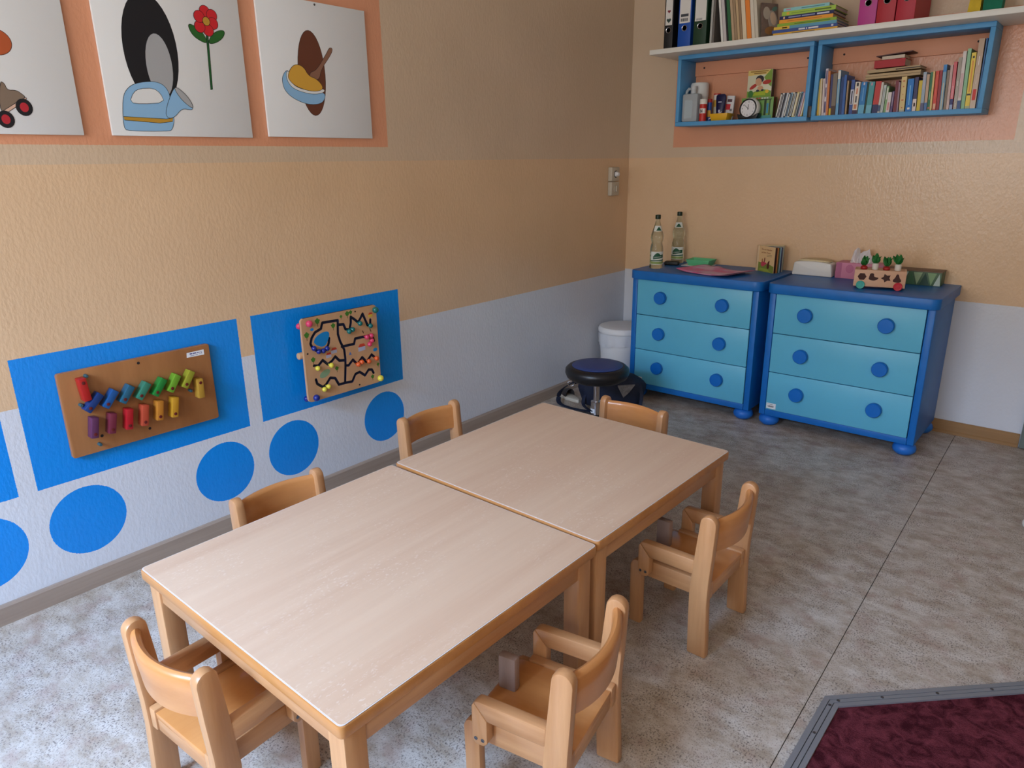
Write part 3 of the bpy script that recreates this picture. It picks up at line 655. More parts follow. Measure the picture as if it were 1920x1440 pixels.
m_navy = M('bag_navy', (22, 30, 52), .75, var=.2, vscale=30, bump=.3, bscale=90)
t = thing('backpack', 'navy fabric backpack with loose straps lying behind the round stool', 'bag', (.385, -.735, 0), math.radians(33))
bm = nb(); bmesh.ops.create_cube(bm, size=1)
bmesh.ops.subdivide_edges(bm, edges=bm.edges[:], cuts=6, use_grid_fill=True)
for v in bm.verts:
    p = v.co*2; q = Vector((p.x/(1+.0*abs(p.x)), p.y, p.z)); l = (abs(q.x)**3.2+abs(q.y)**3.2+abs(q.z)**3.2)**(1/3.2) or 1
    q = q/l*max(abs(q.x), abs(q.y), abs(q.z))
    wv = 1+.05*math.sin(p.x*6+p.z*4)+.04*math.sin(p.y*7+p.x*3)
    v.co = Vector((q.x*.185*wv, q.y*.075*wv, .105+q.z*.105*(1+.04*math.sin(p.x*5))))
    v.co.z = max(v.co.z, .002)
obj('bag_body', bm, m_navy, t, smooth=True)
bm = nb(); prism(bm, [(.03, .155), (.13, .165), (.10, .12), (.065, .085)], 'Y', -.088, -.070); obj('mesh_pocket', bm, M('pocket_grey', (120, 118, 122), .6, var=.3, vscale=60), t, bevel=.003)
def strap(pts, w=.016, nm='strap'):
    bm = nb(); P = []
    for i in range(len(pts)-1):
        for k in range(6):
            u = k/6; p0 = Vector(pts[max(i-1, 0)]); p1_ = Vector(pts[i]); p2_ = Vector(pts[i+1]); p3 = Vector(pts[min(i+2, len(pts)-1)])
            P.append(.5*((2*p1_)+(p2_-p0)*u+(2*p0-5*p1_+4*p2_-p3)*u*u+(3*p1_-p0-3*p2_+p3)*u**3))
    P.append(Vector(pts[-1])); tube(bm, P, w, 8, .25)
    return obj(nm, bm, m_navy, t, smooth=True)
def wl(pts):
    c, s_ = math.cos(math.radians(33)), math.sin(math.radians(33))
    return [((x-.385)*c+(y+.735)*s_, -(x-.385)*s_+(y+.735)*c, z) for x, y, z in pts]
strap(wl([(.265, -.845, .175), (.20, -.885, .145), (.13, -.885, .09), (.095, -.865, .035), (.135, -.905, .012), (.24, -.925, .010), (.36, -.905, .010)]), .014)
strap(wl([(.31, -.83, .13), (.28, -.86, .08), (.29, -.885, .03), (.35, -.895, .008)]), .011)
strap(wl([(.545, -.685, .16), (.575, -.72, .10), (.585, -.75, .04), (.60, -.78, .008)]), .010)
strap(wl([(.24, -.83, .205), (.195, -.85, .185), (.215, -.865, .14)]), .016)
bm = nb(); bk = Vector(wl([(.200, -.888, .145)])[0])
bm2 = [(bk.x+.019*math.cos(2*PI*k/16), bk.y-.004, bk.z+.015*math.sin(2*PI*k/16)) for k in range(17)]
tube(bm, bm2, .0025, 6); obj('buckle', bm, m_chrome, t, smooth=True)
m_sole = M('shoe_sole', (206, 196, 178), .6); m_up = M('shoe_upper', (58, 52, 52), .7)
def shoe(x, y, rz, label):
    t = thing('slipper', label, 'shoe', (x, y, 0), rz, 'slippers behind the stool')
    pts = [(.035*math.cos(a)*(1 if math.sin(a) > 0 else .85)+.004*math.sin(2*a), .09*math.sin(a)) for a in (2*PI*k/24 for k in range(24))]
    bm = nb(); prism(bm, pts, 'Z', 0, .022); obj('sole', bm, m_sole, t, bevel=.005)
    bm = nb(); n = 12; rows = []
    for i in range(7):
        yy = .005+.078*i/6; hw = .034*math.sqrt(max(.02, 1-(yy/.092)**2)); hh = .045*(1-.55*(i/6)**2)
        rows.append([bm.verts.new((hw*math.cos(PI*k/n), yy, .021+hh*math.sin(PI*k/n))) for k in range(n+1)])
    for a, b in zip(rows, rows[1:]):
        for k in range(n): bm.faces.new((a[k], a[k+1], b[k+1], b[k]))
    sm_ = obj('upper', bm, m_up, t, smooth=True); md = sm_.modifiers.new('thick', 'SOLIDIFY'); md.thickness = .003
shoe(.118, -.775, math.radians(70), 'pale-soled slipper on the floor by the wall, left of the backpack')
shoe(.190, -.665, math.radians(60), 'pale-soled slipper farther back on the floor, half hidden behind the backpack')

# ---------------- wall shelf ----------------
m_sb = M('shelf_blue', (86, 156, 206), .5, var=.05, vscale=14)
m_or = M('rail_orange', (224, 154, 118), .5)
m_hinge = M('hinge_metal', (70, 66, 62), .45, metal=.6)
for x0, x1, lb in ((.414, 1.158, 'blue open wall box holding the clock, glue sticks and disc cases'), (1.178, 1.922, 'blue open wall box on the right, packed with a row of books')):
    t = thing('wall_shelf_box', lb, 'shelf', (x0, 0, 1.569), 0, 'blue wall boxes'); w = x1-x0
    obj('left_side', B(0, .020, -.193, -.001, .0222, .3508), m_sb, t, bevel=.0015)
    obj('right_side', B(w-.020, w, -.193, -.001, .0222, .3508), m_sb, t, bevel=.0015)
    obj('bottom_panel', B(0, w, -.193, -.001, 0, .022), m_sb, t, bevel=.0015)
    obj('top_panel', B(0, w, -.193, -.001, .351, .3725), m_sb, t, bevel=.0015)
    rl_ = obj('mounting_rail', B(.0205, w-.0205, -.016, -.001, .276, .3505), m_or, t, bevel=.001)
    for sx_ in (.075, w-.085):
        bm = nb(); lathe(bm, [(.005, -.0161), (.005, -.018), (0, -.0185)], 12, (sx_, 0, .318), 'Y'); obj('screw', bm, m_hole, rl_)
    if x0 < 1:
        hg = obj('hinge', B(w+.001, w+.019, -.194, -.190, .016, .070), m_hinge, t, bevel=.001)
m_wb = M('shelf_board_white', (226, 226, 218), .45)
t = obj('shelf_board', B(.310, 2.031, -.335, -.001, 1.942, 1.967), m_wb, bevel=.002)
tag(t, 'long white shelf board lying on the two blue wall boxes', 'shelf')

# books: cover and page block in one mesh, printed bands as parts
m_pages = M('book_pages', (216, 206, 184), .8)
def book(x, w, h, d, y, z, lean, c, label, bands=(), group='books standing in the right wall box', cat='book', name='book', rough=.4, rz=0, parent=None):
    """a standing book, spine to the front; x = left edge of the spine at its foot"""
    m_c = M('cover_%d_%d_%d' % c, c, rough)
    bm = nb(); k = min(.0022, w*.18)
    box(bm, 0, k, 0, d, 0, h, 0); box(bm, w-k, w, 0, d, 0, h, 0); box(bm, k, w-k, 0, .002, 0, h, 0)
    box(bm, k, w-k, .002, d-.004, .002, h-.003, 1)
    o = obj(name, bm, [m_c, m_pages]); o.location = (x, y, z); o.rotation_euler = (0, lean, rz)
    tag(o, label, cat, group)
    for b in bands:
        f0, f1, bcol = b[:3]; s = .0 if len(b) < 4 else b[3]
        q = obj('spine_band', B(w*s, w*(1-s), -.0006, .0002, h*f0, h*f1), M('band_%d_%d_%d' % bcol, bcol, .45), o)
    return o
BK = [
(1.191,.009,.173,-.055,(196,160,104),'thin tan book standing leftmost in the right wall box',()),
(1.2015,.010,.173,-.055,(206,170,50),'shiny yellow book second from the left frame',((.05,.95,(226,196,88),.3),)),
(1.213,.009,.175,-.055,(214,200,164),'thin cream book right of the shiny yellow one',()),
(1.2235,.008,.174,-.055,(222,206,204),'thin pinkish white book left of the tall white and violet one',()),
(1.233,.012,.219,-.05,(206,198,206),'tall white book with violet pattern on its spine',((.06,.30,(74,56,104),.2),(.40,.60,(110,84,120),.25),(.68,.96,(92,74,118),.25))),
(1.2465,.010,.206,-.045,(206,124,72),'tall plain orange book near the left end',()),
(1.258,.010,.191,-.045,(62,66,116),'dusky violet book with a yellow foot on its spine',((0,.17,(222,196,60)),)),
(1.2695,.021,.194,-.042,(124,112,98),'wide grey brown book with a dark foot near the left end',((0,.22,(72,50,42)),)),
(1.292,.013,.207,-.04,(104,164,206),'light blue book with white upper spine near the left end',((.26,.78,(150,180,190),.2),(.80,.99,(226,224,214)))),
(1.3065,.014,.176,-.037,(26,62,116),'dark blue book right of the light blue and white one',()),
(1.322,.012,.183,-.034,(50,98,170),'plain medium blue book with rounded spine',()),
(1.336,.008,.156,-.031,(168,142,108),'very thin tan book in the dark gap beside the plain blue one',()),
(1.3535,.016,.158,-.02,(54,84,152),'violet blue book with white field on its spine',((.28,.72,(206,210,224)),(.30,.68,(120,130,170),.35))),
(1.371,.023,.147,.004,(222,214,200),'white book with an orange spot low on its spine',((0,.12,(52,30,70)),(.16,.30,(200,128,84),.22),(.36,.56,(90,86,90),.35),(.62,.80,(206,130,96),.35),(.86,.97,(40,36,40),.3))),
(1.396,.027,.145,.010,(30,122,188),'thick bright blue book with pale blue foot',((0,.28,(104,176,206)),(.90,.98,(206,196,206),.38),(.40,.82,(110,170,214),.42))),
(1.4245,.007,.142,.012,(22,62,48),'thin dark green book between the bright blue and teal ones',()),
(1.433,.025,.143,.014,(72,152,158),'thick teal book with pale blue foot',((0,.26,(112,180,200)),(.88,.97,(206,150,170),.38))),
(1.4595,.026,.143,.016,(192,54,50),'thick red book with navy foot on its spine',((0,.27,(38,42,92)),)),
(1.487,.010,.137,.018,(206,200,188),'thin white book right of the thick red one',((.05,.25,(60,84,120)),)),
(1.4985,.012,.124,.02,(190,200,196),'short pale grey book two places right of the red one',((.1,.9,(140,150,150),.4),)),
(1.512,.010,.118,.02,(126,170,110),'short pale green book near the middle of the row',((.5,.95,(216,214,204),.2),)),
(1.5235,.016,.090,.018,(216,206,204),'shortest white book with pink spots on its spine',((.1,.5,(206,140,140),.25),)),
(1.5415,.010,.094,0,(86,66,116),'short violet book left of the slanted maroon one',((.3,.95,(196,190,200),.4),)),
(1.5545,.014,.140,-.03,(116,30,48),'maroon book left of the beige spotted one',()),
(1.5705,.007,.132,-.04,(150,120,140),'thin mauve book squeezed beside the maroon one',()),
(1.5800,.023,.155,-.045,(214,190,128),'thick beige book with small red brown spots',((0,.06,(170,168,150)),(.1,.13,(190,90,50),.4),(.32,.35,(190,90,50),.3),(.48,.51,(190,90,50),.45),(.7,.73,(190,90,50),.4),(.86,.89,(190,90,50),.3))),
(1.6085,.026,.143,-.045,(0,116,196),'thick bright blue book with white dots beside the beige one',((.2,.8,(120,190,226),.42),(.06,.12,(226,226,220),.3))),
(1.637,.016,.148,-.04,(44,42,90),'navy book with white patterned foot',((0,.36,(220,206,200)),(.14,.24,(196,100,84),.3))),
(1.6545,.015,.133,-.042,(212,184,42),'plain strong yellow book near the row middle',()),
(1.671,.014,.168,-.045,(150,170,186),'pale grey blue book right of the plain yellow one',((0,.2,(90,94,130)),(.55,.95,(180,180,190),.2))),
(1.6865,.012,.157,-.048,(196,164,136),'beige book with blue foot left of the green one',((0,.22,(74,116,170)),)),
(1.6995,.011,.166,-.048,(22,112,74),'green book with white lettering block on its spine',((.28,.5,(140,190,150),.35),(.04,.09,(206,110,84),.2))),
(1.7115,.008,.168,-.048,(222,190,120),'thin pale yellow book between green and red ones',()),
(1.721,.014,.169,-.046,(206,62,44),'bright red book with pale foot block',((.03,.17,(226,180,150),.15),(.3,.9,(226,110,84),.42))),
(1.7365,.012,.170,-.046,(150,24,40),'dark red book right of the bright red one',()),
(1.7505,.014,.193,-.045,(122,160,184),'tall pale blue book with cream streak on its spine',((0,.6,(206,198,170),.5-.14),(.84,.99,(50,130,196)))),
(1.766,.010,.169,-.045,(140,122,104),'grey brown book right of the tall pale blue one',()),
(1.7775,.011,.189,-.045,(176,142,132),'dull pink book left of the glossy crimson one',()),
(1.790,.013,.201,-.044,(192,30,48),'glossy crimson book with blue and white foot',((0,.10,(150,170,206)),(.10,.22,(40,48,110)),(.25,.5,(226,140,150),.2))),
(1.805,.014,.218,-.042,(142,130,112),'shiny grey tan book right of the crimson one',((.45,.55,(206,200,190),.35),(.05,.12,(206,200,190),.4))),
(1.8205,.014,.242,-.040,(214,206,200),'tall white and pink book with blue foot',((0,.15,(60,90,140)),(.2,.62,(206,176,176),.15))),
(1.836,.014,.251,-.036,(140,190,148),'tall pale green book left of the yellow one',()),
(1.851,.018,.233,-.028,(232,204,70),'tall yellow book with black figure marks on its spine',((0,.05,(180,186,140)),(.24,.27,(40,36,30),.1),(.30,.86,(222,150,60),.34),(.90,.94,(40,36,30),.3))),
(1.8705,.022,.287,-.02,(172,142,112),'tallest book, wrapped in shiny clear film, at the right end',((.12,.28,(200,44,34),.2),(.35,.5,(206,190,170),.4),(.62,.75,(226,220,206),.42))),
(1.8945,.006,.288,-.015,(36,96,150),'thin blue book against the right frame of the wall box',()),
]
for i, (x, w, h, ln, c, lb, bands) in enumerate(BK):
    book(x, w-.0006, h, .13, -.176+.004*math.sin(i*2.3), 1.5912+max(0, w*math.sin(ln)), ln, c, lb, bands, rough=.25 if 'shiny' in lb or 'glossy' in lb or 'film' in lb else .42)
# lying stack on top of the row
def lying(x0, x1, y0, d, z0, z1, c, label, group, rz=0, bands=(), ry=0, name='book'):
    m_c = M('cover_%d_%d_%d' % c, c, .45); w, h = x1-x0, z1-z0
    bm = nb(); k = min(.0022, h*.2)
    box(bm, 0, w, 0, d, 0, k, 0); box(bm, 0, w, 0, d, h-k, h, 0); box(bm, 0, w, 0, .002, k, h-k, 0); box(bm, .003, w-.003, .002, d-.003, k, h-k, 1)
    o = obj(name, bm, [m_c, m_pages]); o.location = (x0, y0, z0); o.rotation_euler = (0, ry, rz); tag(o, label, 'book', group)
    for f0, f1, g0, g1, bcol in bands:
        obj('spine_band', B(w*f0, w*f1, -.0006, .0002, h*g0, h*g1), M('band_%d_%d_%d' % bcol, bcol, .5), o)
    return o
g = 'books lying on top of the book row'
lying(1.406, 1.645, -.150, .13, 1.7475, 1.769, (186,160,116), 'wide beige book lying lowest on top of the book row', g, bands=((0,1,.45,.55,(120,98,66)),), ry=-.02)
lying(1.410, 1.640, -.150, .13, 1.7745, 1.788, (176,152,110), 'wide beige book lying just below the red book', g, bands=((.55,1,.25,.6,(52,40,34)),), ry=-.03)
lying(1.437, 1.572, -.145, .12, 1.795, 1.829, (170,14,28), 'thick red book lying on the two wide beige books', g, ry=-.02)
lying(1.467, 1.565, -.14, .11, 1.8315, 1.846, (206,190,168), 'small pale book lying on the thick red book', g, ry=-.02)
lying(1.440, 1.596, -.139, .11, 1.8470, 1.851, (92,50,46), 'thin dark book lying tilted at the top of the red stack', g, ry=-.07)
# disc cases
cds = [(30,34,50),(226,226,226),(60,66,84),(206,214,220),(40,44,60),(150,190,214),(226,222,206),(38,40,48),(222,206,130),(206,200,180),(104,160,190),(190,120,150),(214,190,110)]
clr = ['dark navy','white','slate','pale grey','black and grey','light blue','cream','black','yellow','beige','sky blue','mauve','ochre']
whr = ['leftmost of the leaning row','second from the left end','third from the left end','fourth from the left end','fifth from the left end','sixth in the leaning row','seventh in the leaning row','eighth in the leaning row','sixth in from the frame','fifth in from the frame','third from the frame','second from the frame','beside the blue frame']
for i, c in enumerate(cds):
    x = .990+i*.0107
    bm = nb(); box(bm, 0, .0092, 0, .135, 0, .122, 0)
    o = obj('disc_case', bm, M('cover_%d_%d_%d' % c, c, .3), bevel=.0008); ln = .165
    o.location = (x-.004, -.172, 1.5913); o.rotation_euler = (0, ln-.0, 0)
    tag(o, 'slim %s disc case, %s in the left wall box' % (clr[i], whr[i]), 'disc case', 'disc cases leaning in the left wall box')
    obj('spine_band', B(.0022, .0070, -.0006, .0002, .006, .116), M('cdband_%d' % (i % 4), [(70,70,80),(226,224,214),(190,196,200),(30,30,36)][(i*3+1) % 4], .4), o)

# ---- left wall box: toiletries, clock, board books ----
ZB = 1.5912
m_frost = M('frosted_plastic', (196, 204, 208), .35, trans=.35, ior=1.2)
t = thing('plastic_jug', 'translucent flat canister with handle at the left end of the left wall box', 'bottle', (.491, -.145, ZB))
obj('body', B(-.047, .047, -.033, .033, 0, .150), m_frost, t, bevel=.010)
bm = nb(); lathe(bm, [(.016, .148), (.016, .170), (.018, .172), (.018, .190), (0, .191)], 20, (.006, 0, 0)); obj('cap', bm, M('cap_grey', (190, 194, 196), .4), t, smooth=True)
bm = nb(); tube(bm, [(-.038, 0, .145), (-.036, 0, .165), (-.024, 0, .178), (-.008, 0, .176)], .008, 10); obj('handle', bm, m_frost, t, smooth=True)
obj('side_label', B(-.030, .018, -.0338, -.0328, .02, .115), M('label_clear', (170, 184, 190), .4), t)
t = thing('plastic_tub', 'tall white plastic tub behind the translucent canister', 'tub', (.492, -.062, ZB))
bm = nb(); lathe(bm, [(.046, 0), (.049, .004), (.049, .14)], 32); obj('body', bm, M('tub_white', (226, 226, 222), .4), t, smooth=True)
bm = nb(); lathe(bm, [(.050, .138), (.051, .142), (.051, .203), (.046, .212), (0, .213)], 32); obj('lid', bm, M('tub_white', (226, 226, 222), .4), t, smooth=True)
def stick(x, y, r, h, body, cap, ch_, label, top=None, band=None):
    t = thing('glue_stick', label, 'glue stick', (x, y, ZB), 0, 'glue sticks in the left wall box')
    bm = nb(); lathe(bm, [(r, 0), (r, h-ch_)], 20); obj('tube', bm, M('stick_%d_%d_%d' % body, body, .4), t, smooth=True)
    bm = nb(); lathe(bm, [(r*1.04, h-ch_), (r*1.04, h-.003), (r*.95, h), (0, h)], 20); obj('cap', bm, M('stick_%d_%d_%d' % cap, cap, .35), t, smooth=True)
    if top:
        bm = nb(); lathe(bm, [(r*1.06, h), (r*1.06, h+.006), (0, h+.007)], 20); obj('cap_rim', bm, M('stick_%d_%d_%d' % top, top, .35), t, smooth=True)
    if band:
        bm = nb(); lathe(bm, [(r*1.01, h*band[0]), (r*1.01, h*band[1])], 12, a0=-2.3, a1=-.4); obj('wrapper_band', bm, M('stick_%d_%d_%d' % band[2], band[2], .5), t, smooth=True)
    return t
gs = stick(.568, -.160, .0200, .117, (190, 44, 36), (226, 224, 214), .026, 'red glue stick with white cap at the front of the left wall box', band=(.36, .58, (226, 222, 216)))
bm = nb()
for q in ([(-.006, .045), (-.003, .045), (-.003, .064), (-.006, .064)], [(-.006, .064), (-.003, .064), (.006, .045), (.003, .045)], [(.003, .045), (.006, .045), (.006, .064), (.003, .064)]):
    prism(bm, q, 'Y', -.0214, -.0206)
obj('printed_letter', bm, m_ink, gs)
stick(.583, -.112, .0125, .119, (34, 74, 150), (170, 40, 36), .018, 'slim blue glue stick with red cap behind the red one', band=(.2, .5, (214, 160, 60)))
stick(.601, -.060, .0185, .143, (206, 160, 60), (226, 218, 210), .028, 'tall ochre glue stick with white cap and red rim at the back', top=(200, 50, 42), band=(.2, .55, (196, 190, 170)))
t = thing('basket', 'small yellow plastic basket at the front of the left wall box', 'basket', (.664, -.1175, ZB))
bm = nb(); b0 = [(-.042, -.045), (.042, -.045), (.042, .045), (-.042, .045)]; 
def tray(bm, hx0, hy0, hx1, hy1, h, th):
    o0 = [(-hx0, -hy0), (hx0, -hy0), (hx0, hy0), (-hx0, hy0)]; o1 = [(-hx1, -hy1), (hx1, -hy1), (hx1, hy1), (-hx1, hy1)]
    R_ = []
    for pts, z in ((o0, 0), (o1, h), ([(x-math.copysign(th, x), y-math.copysign(th, y)) for x, y in o1], h), ([(x-math.copysign(th, x), y-math.copysign(th, y)) for x, y in o0], th)):
        R_.append([bm.verts.new((x, y, z)) for x, y in pts])
    for a, b in zip(R_, R_[1:]):
        for i in range(4): bm.faces.new((a[i], a[(i+1) % 4], b[(i+1) % 4], b[i]))
    bm.faces.new(R_[0]); bm.faces.new(R_[-1])
tray(bm, .044, .042, .053, .050, .038, .002); obj('tray', bm, M('basket_yellow', (226, 172, 30), .4), t, bevel=.001)
t = thing('cream_tube', 'dark navy cream tube standing upright in the yellow basket', 'tube', (.652, -.1175, ZB+.0025))
bm = nb(); rows = []
for z, w, d in ((.022, .022, .017), (.07, .026, .015), (.115, .030, .009), (.130, .029, .004), (.138, .020, .002)):
    rows.append([bm.verts.new((w*math.cos(2*PI*k/24), d*math.sin(2*PI*k/24), z)) for k in range(24)])
for a, b in zip(rows, rows[1:]):
    for k in range(24): bm.faces.new((a[k], a[(k+1) % 24], b[(k+1) % 24], b[k]))
bm.faces.new(rows[0]); bm.faces.new(rows[-1]); obj('tube', bm, M('tube_navy', (16, 18, 66), .35), t, smooth=True)
bm = nb(); lathe(bm, [(.018, 0), (.020, .002), (.020, .020), (.019, .022)], 24); obj('cap', bm, M('tube_navy', (16, 18, 66), .35), t, smooth=True)
obj('printed_word', B(-.010, .010, -.0135, -.0125, .094, .099), M('print_silver', (190, 194, 214), .5), t)
obj('printed_crest', B(-.005, .005, -.0172, -.0162, .042, .056), M('print_silver', (190, 194, 214), .5), t)
t = thing('card_box', 'white and red card box leaning at the back of the yellow basket', 'box', (.690, -.0880, ZB+.003), 0)
bm = nb(); box(bm, -.022, .022, -.007, .007, 0, .128); o = obj('carton', bm, M('carton_white', (216, 214, 214), .5), t, bevel=.001, rot=(0, .07, 0))
obj('red_panel', B(-.0215, .004, -.0076, -.0069, .055, .085), M('carton_red', (196, 40, 50), .5), o)
obj('printed_mark', B(.002, .016, -.0076, -.0069, .048, .060), M('carton_grey', (120, 120, 126), .5), o)
obj('printed_word', B(-.016, .010, -.0076, -.0069, .096, .110), M('carton_dark', (90, 60, 64), .5), o)
bm = nb(); tube(bm, [(-.036, -.012, .010), (.030, .010, .047)], .0028, 8)
o = obj('pen', bm, M('pen_white', (214, 206, 220), .35), smooth=True); o.location = (.640, -.148, ZB); tag(o, 'thin pale pen lying across the yellow basket', 'pen')
# clock
t = thing('alarm_clock', 'round white alarm clock with black base in the left wall box', 'clock', (.829, -.128, ZB))
cw = M('clock_white', (222, 220, 214), .35); cf = M('clock_face', (232, 232, 234), .4)
bm = nb(); lathe(bm, [(0, .026), (.045, .024), (.054, .014), (.056, 0), (.055, -.012), (.051, -.018)], 40, (0, 0, 0), 'Y')
hd = obj('case', bm, cw, t, smooth=True, loc=(0, 0, .054), rot=(-.10, 0, -.12))
bm = nb(); lathe(bm, [(.0505, -.016), (.050, -.022), (.0445, -.024), (.0430, -.0195)], 40, (-.003, 0, 0), 'Y', caps=False); obj('bezel', bm, m_blk, hd, smooth=True)
bm = nb(); lathe(bm, [(.0438, -.015), (.0438, -.0195), (0, -.0195)], 40, (-.003, 0, 0), 'Y'); obj('dial', bm, cf, hd)
for i, s in enumerate(('12', '1', '2', '3', '4', '5', '6', '7', '8', '9', '10', '11')):
    a = PI/2-i*PI/6; r = .034
    text('numeral', s, .0125 if i % 3 == 0 else .0085, m_ink, hd, (-.003+r*math.cos(a), -.0198, r*math.sin(a)), (PI/2, 0, 0), .0002)
for ang, L, w in ((PI/2-.05, .022, .0016), (PI*.78, .034, .0012)):
    c_, s_ = math.cos(ang), math.sin(ang)
    bm = nb(); prism(bm, [(-.003-s_*w-c_*.006, c_*w-s_*.006), (-.003+s_*w-c_*.006, -c_*w-s_*.006), (-.003+c_*L+s_*w*.6, s_*L-c_*w*.6), (-.003+c_*L-s_*w*.6, s_*L+c_*w*.6)], 'Y', -.0213, -.0206); obj('clock_hand', bm, m_ink, hd)
bm = nb(); prism(bm, [(-.060, .030), (-.050, .002), (-.046, 0), (.046, 0), (.050, .002), (.060, .030), (.042, .024), (.020, .011), (0, .006), (-.020, .011), (-.042, .024)], 'Y', -.034, .018); obj('base', bm, m_blk, t, bevel=.003)
# board books in the left wall box
def cover(t, name, pts, c, y):
    k = len(t.children)*.00012; return flat(name, pts, M('ill_%d_%d_%d' % c, c, .45), t, 'Y', y-.0002-k, y+.0004)
t = thing('board_book', 'green board book standing behind the white alarm clock', 'book', (.763, -.092, ZB), 0, 'board books in the left wall box')
obj('cover', B(0, .178, -.003, 0, 0, .112), M('book_green', (120, 166, 84), .45), t, bevel=.0008); obj('cover', B(0, .178, .045, .048, 0, .112), M('book_green', (120, 166, 84), .45), t)
obj('page_block', B(.002, .1765, 0, .045, .001, .111), M('pages_brown', (120, 84, 58), .8), t)
for q, c in (([(.008, .003), (.17, .003), (.17, .02), (.008, .016)], (84, 160, 150)), ([(.008, .095), (.168, .098), (.168, .103), (.008, .101)], (48, 66, 40)), ([(.128, .02), (.140, .02), (.140, .098), (.128, .096)], (44, 62, 40)), ([(.142, .03), (.152, .03), (.152, .080), (.142, .080)], (60, 150, 186)), ([(.156, .02), (.162, .02), (.162, .098), (.156, .098)], (48, 66, 40)), ([(.010, .02), (.018, .02), (.018, .098), (.010, .098)], (48, 66, 40))):
    cover(t, 'printed_shape', q, c, -.0032)
for k in range(7): cover(t, 'printed_letter', [(.055+k*.014, .104), (.064+k*.014, .104), (.064+k*.014, .110), (.055+k*.014, .110)], ((226, 226, 220), (206, 60, 60))[k in (2, 3)], -.0034)
ZU = ZB+.113
t = thing('board_book', 'board book showing a child with red wings, standing on the green one', 'book', (.785, -.084, ZU), 0, 'board books in the left wall box')
obj('cover', B(0, .135, -.003, 0, 0, .138), M('cover_pale', (216, 214, 184), .4), t, bevel=.0008); obj('cover', B(0, .135, .034, .037, 0, .138), M('cover_dark', (50, 46, 40), .4), t)
obj('page_block', B(.001, .1345, 0, .034, .001, .137), M('pages_dark', (98, 82, 66), .8), t)
for q, c in (([(.001, .112), (.134, .116), (.134, .137), (.001, .137)], (226, 196, 110)), ([(.09, .10), (.125, .137), (.134, .137), (.134, .05), (.12, .06)], (126, 160, 60)), ([(.001, .001), (.134, .001), (.134, .03), (.08, .042), (.03, .026), (.001, .034)], (118, 158, 50)), ([(.035, .010), (.105, .010), (.100, .030), (.045, .026)], (168, 186, 40)), (ell(.022, .018, .014, .02, 12), (50, 116, 46))): cover(t, 'printed_shape', q, c, -.0032)
for q, c, y in ((ell(.035, .056, .024, .009, 16, .55), (176, 50, 38), -.0035), (ell(.108, .075, .024, .011, 16, .15), (176, 50, 38), -.0035), (ell(.068, .092, .022, .019, 18), (34, 30, 34), -.0036), (ell(.062, .078, .017, .020, 18, .3), (206, 158, 120), -.0040), (ell(.074, .046, .016, .012, 14), (206, 158, 120), -.0038), (ell(.060, .034, .008, .006, 10), (36, 40, 60), -.0040), (ell(.086, .036, .007, .005, 10), (36, 40, 60), -.0040), (ell(.112, .028, .010, .009, 12), (226, 186, 50), -.0038)): cover(t, 'printed_shape', q, c, y)
for z, a, b in ((.128, .014, .112), (.119, .034, .100)): cover(t, 'printed_line', [(a, z), (b, z), (b, z+.005), (a, z+.005)], (150, 112, 50), -.0036)

# ---------------- things on the white shelf board ----------------
ZT = 1.9672
def binder(x0, x1, c, label, lab=True, y=-.300):
    w = x1-x0; t = thing('ring_binder', label, 'binder', (x0, y, ZT), 0, 'ring binders on the shelf board')
    mc = M('binder_%d_%d_%d' % c, c, .5)
    obj('spine', B(0, w, 0, .003, 0, .318), mc, t, bevel=.0008)
    obj('cover', B(0, .0025, .003, .280, 0, .318), mc, t); obj('cover', B(w-.0025, w, .003, .280, 0, .318), mc, t)
    obj('sheets', B(.004, w-.010, .006, .245, .004, .302), M('sheets_white', (222, 220, 212), .8), t)
    bm = nb(); r = .0125; zc = .094
    lathe(bm, [(r+.003, -.0001), (r+.002, -.0018), (r, -.0012), (r-.001, .0002)], 24, (w/2, 0, zc), 'Y'); obj('finger_ring', bm, m_chrome, t, smooth=True)
    bm = nb(); lathe(bm, [(r, -.0004), (0, -.0004)], 20, (w/2, 0, zc), 'Y'); obj('finger_hole', bm, m_hole, t)
    if lab:
        k = min(.006, w*.12); return t, obj('spine_label', B(k, w-k, -.0008, .0001, .119, .300), M('label_paper', (220, 218, 212), .6), t), w
    return t, None, w
t, lbl, w = binder(.376, .428, (24, 24, 26), 'black lever arch binder with two heart stickers at the left end of the shelf board')
def heart(cx, cz, s): return [(cx+s*16*math.sin(a)**3/16, cz+s*(13*math.cos(a)-5*math.cos(2*a)-2*math.cos(3*a)-math.cos(4*a))/16) for a in (2*PI*i/24 for i in range(24))]
flat('heart_sticker', heart(w/2, .186, .009), M('heart_red', (120, 30, 44), .5), lbl, 'Y', -.0014, -.0007)
flat('heart_sticker', heart(w/2, .142, .013), M('heart_green', (40, 64, 58), .5), lbl, 'Y', -.0014, -.0007)
for xx, c, n, s in ((.460, (12, 76, 168), 'blue lever arch binder with white spine label on the shelf board', 1), (.551, (22, 58, 36), 'dark green lever arch binder with white spine label on the shelf board', 0)):
    t, lbl, w = binder(xx, xx+.074, c, n)
    if s:
        bm = nb(); box(bm, .014, w-.016, -.0014, -.0007, .150, .163)
        for k in range(6): box(bm, .014+k*.007, .0185+k*.007, -.0014, -.0007, .127, .142)
    else:
        bm = nb()
        for k in range(5): box(bm, .014+k*.007, .0185+k*.007, -.0014, -.0007, .122, .132)
    obj('printed_word', bm, M('print_grey_%d' % s, (60, 64, 72) if s else (150, 152, 150), .6), lbl)
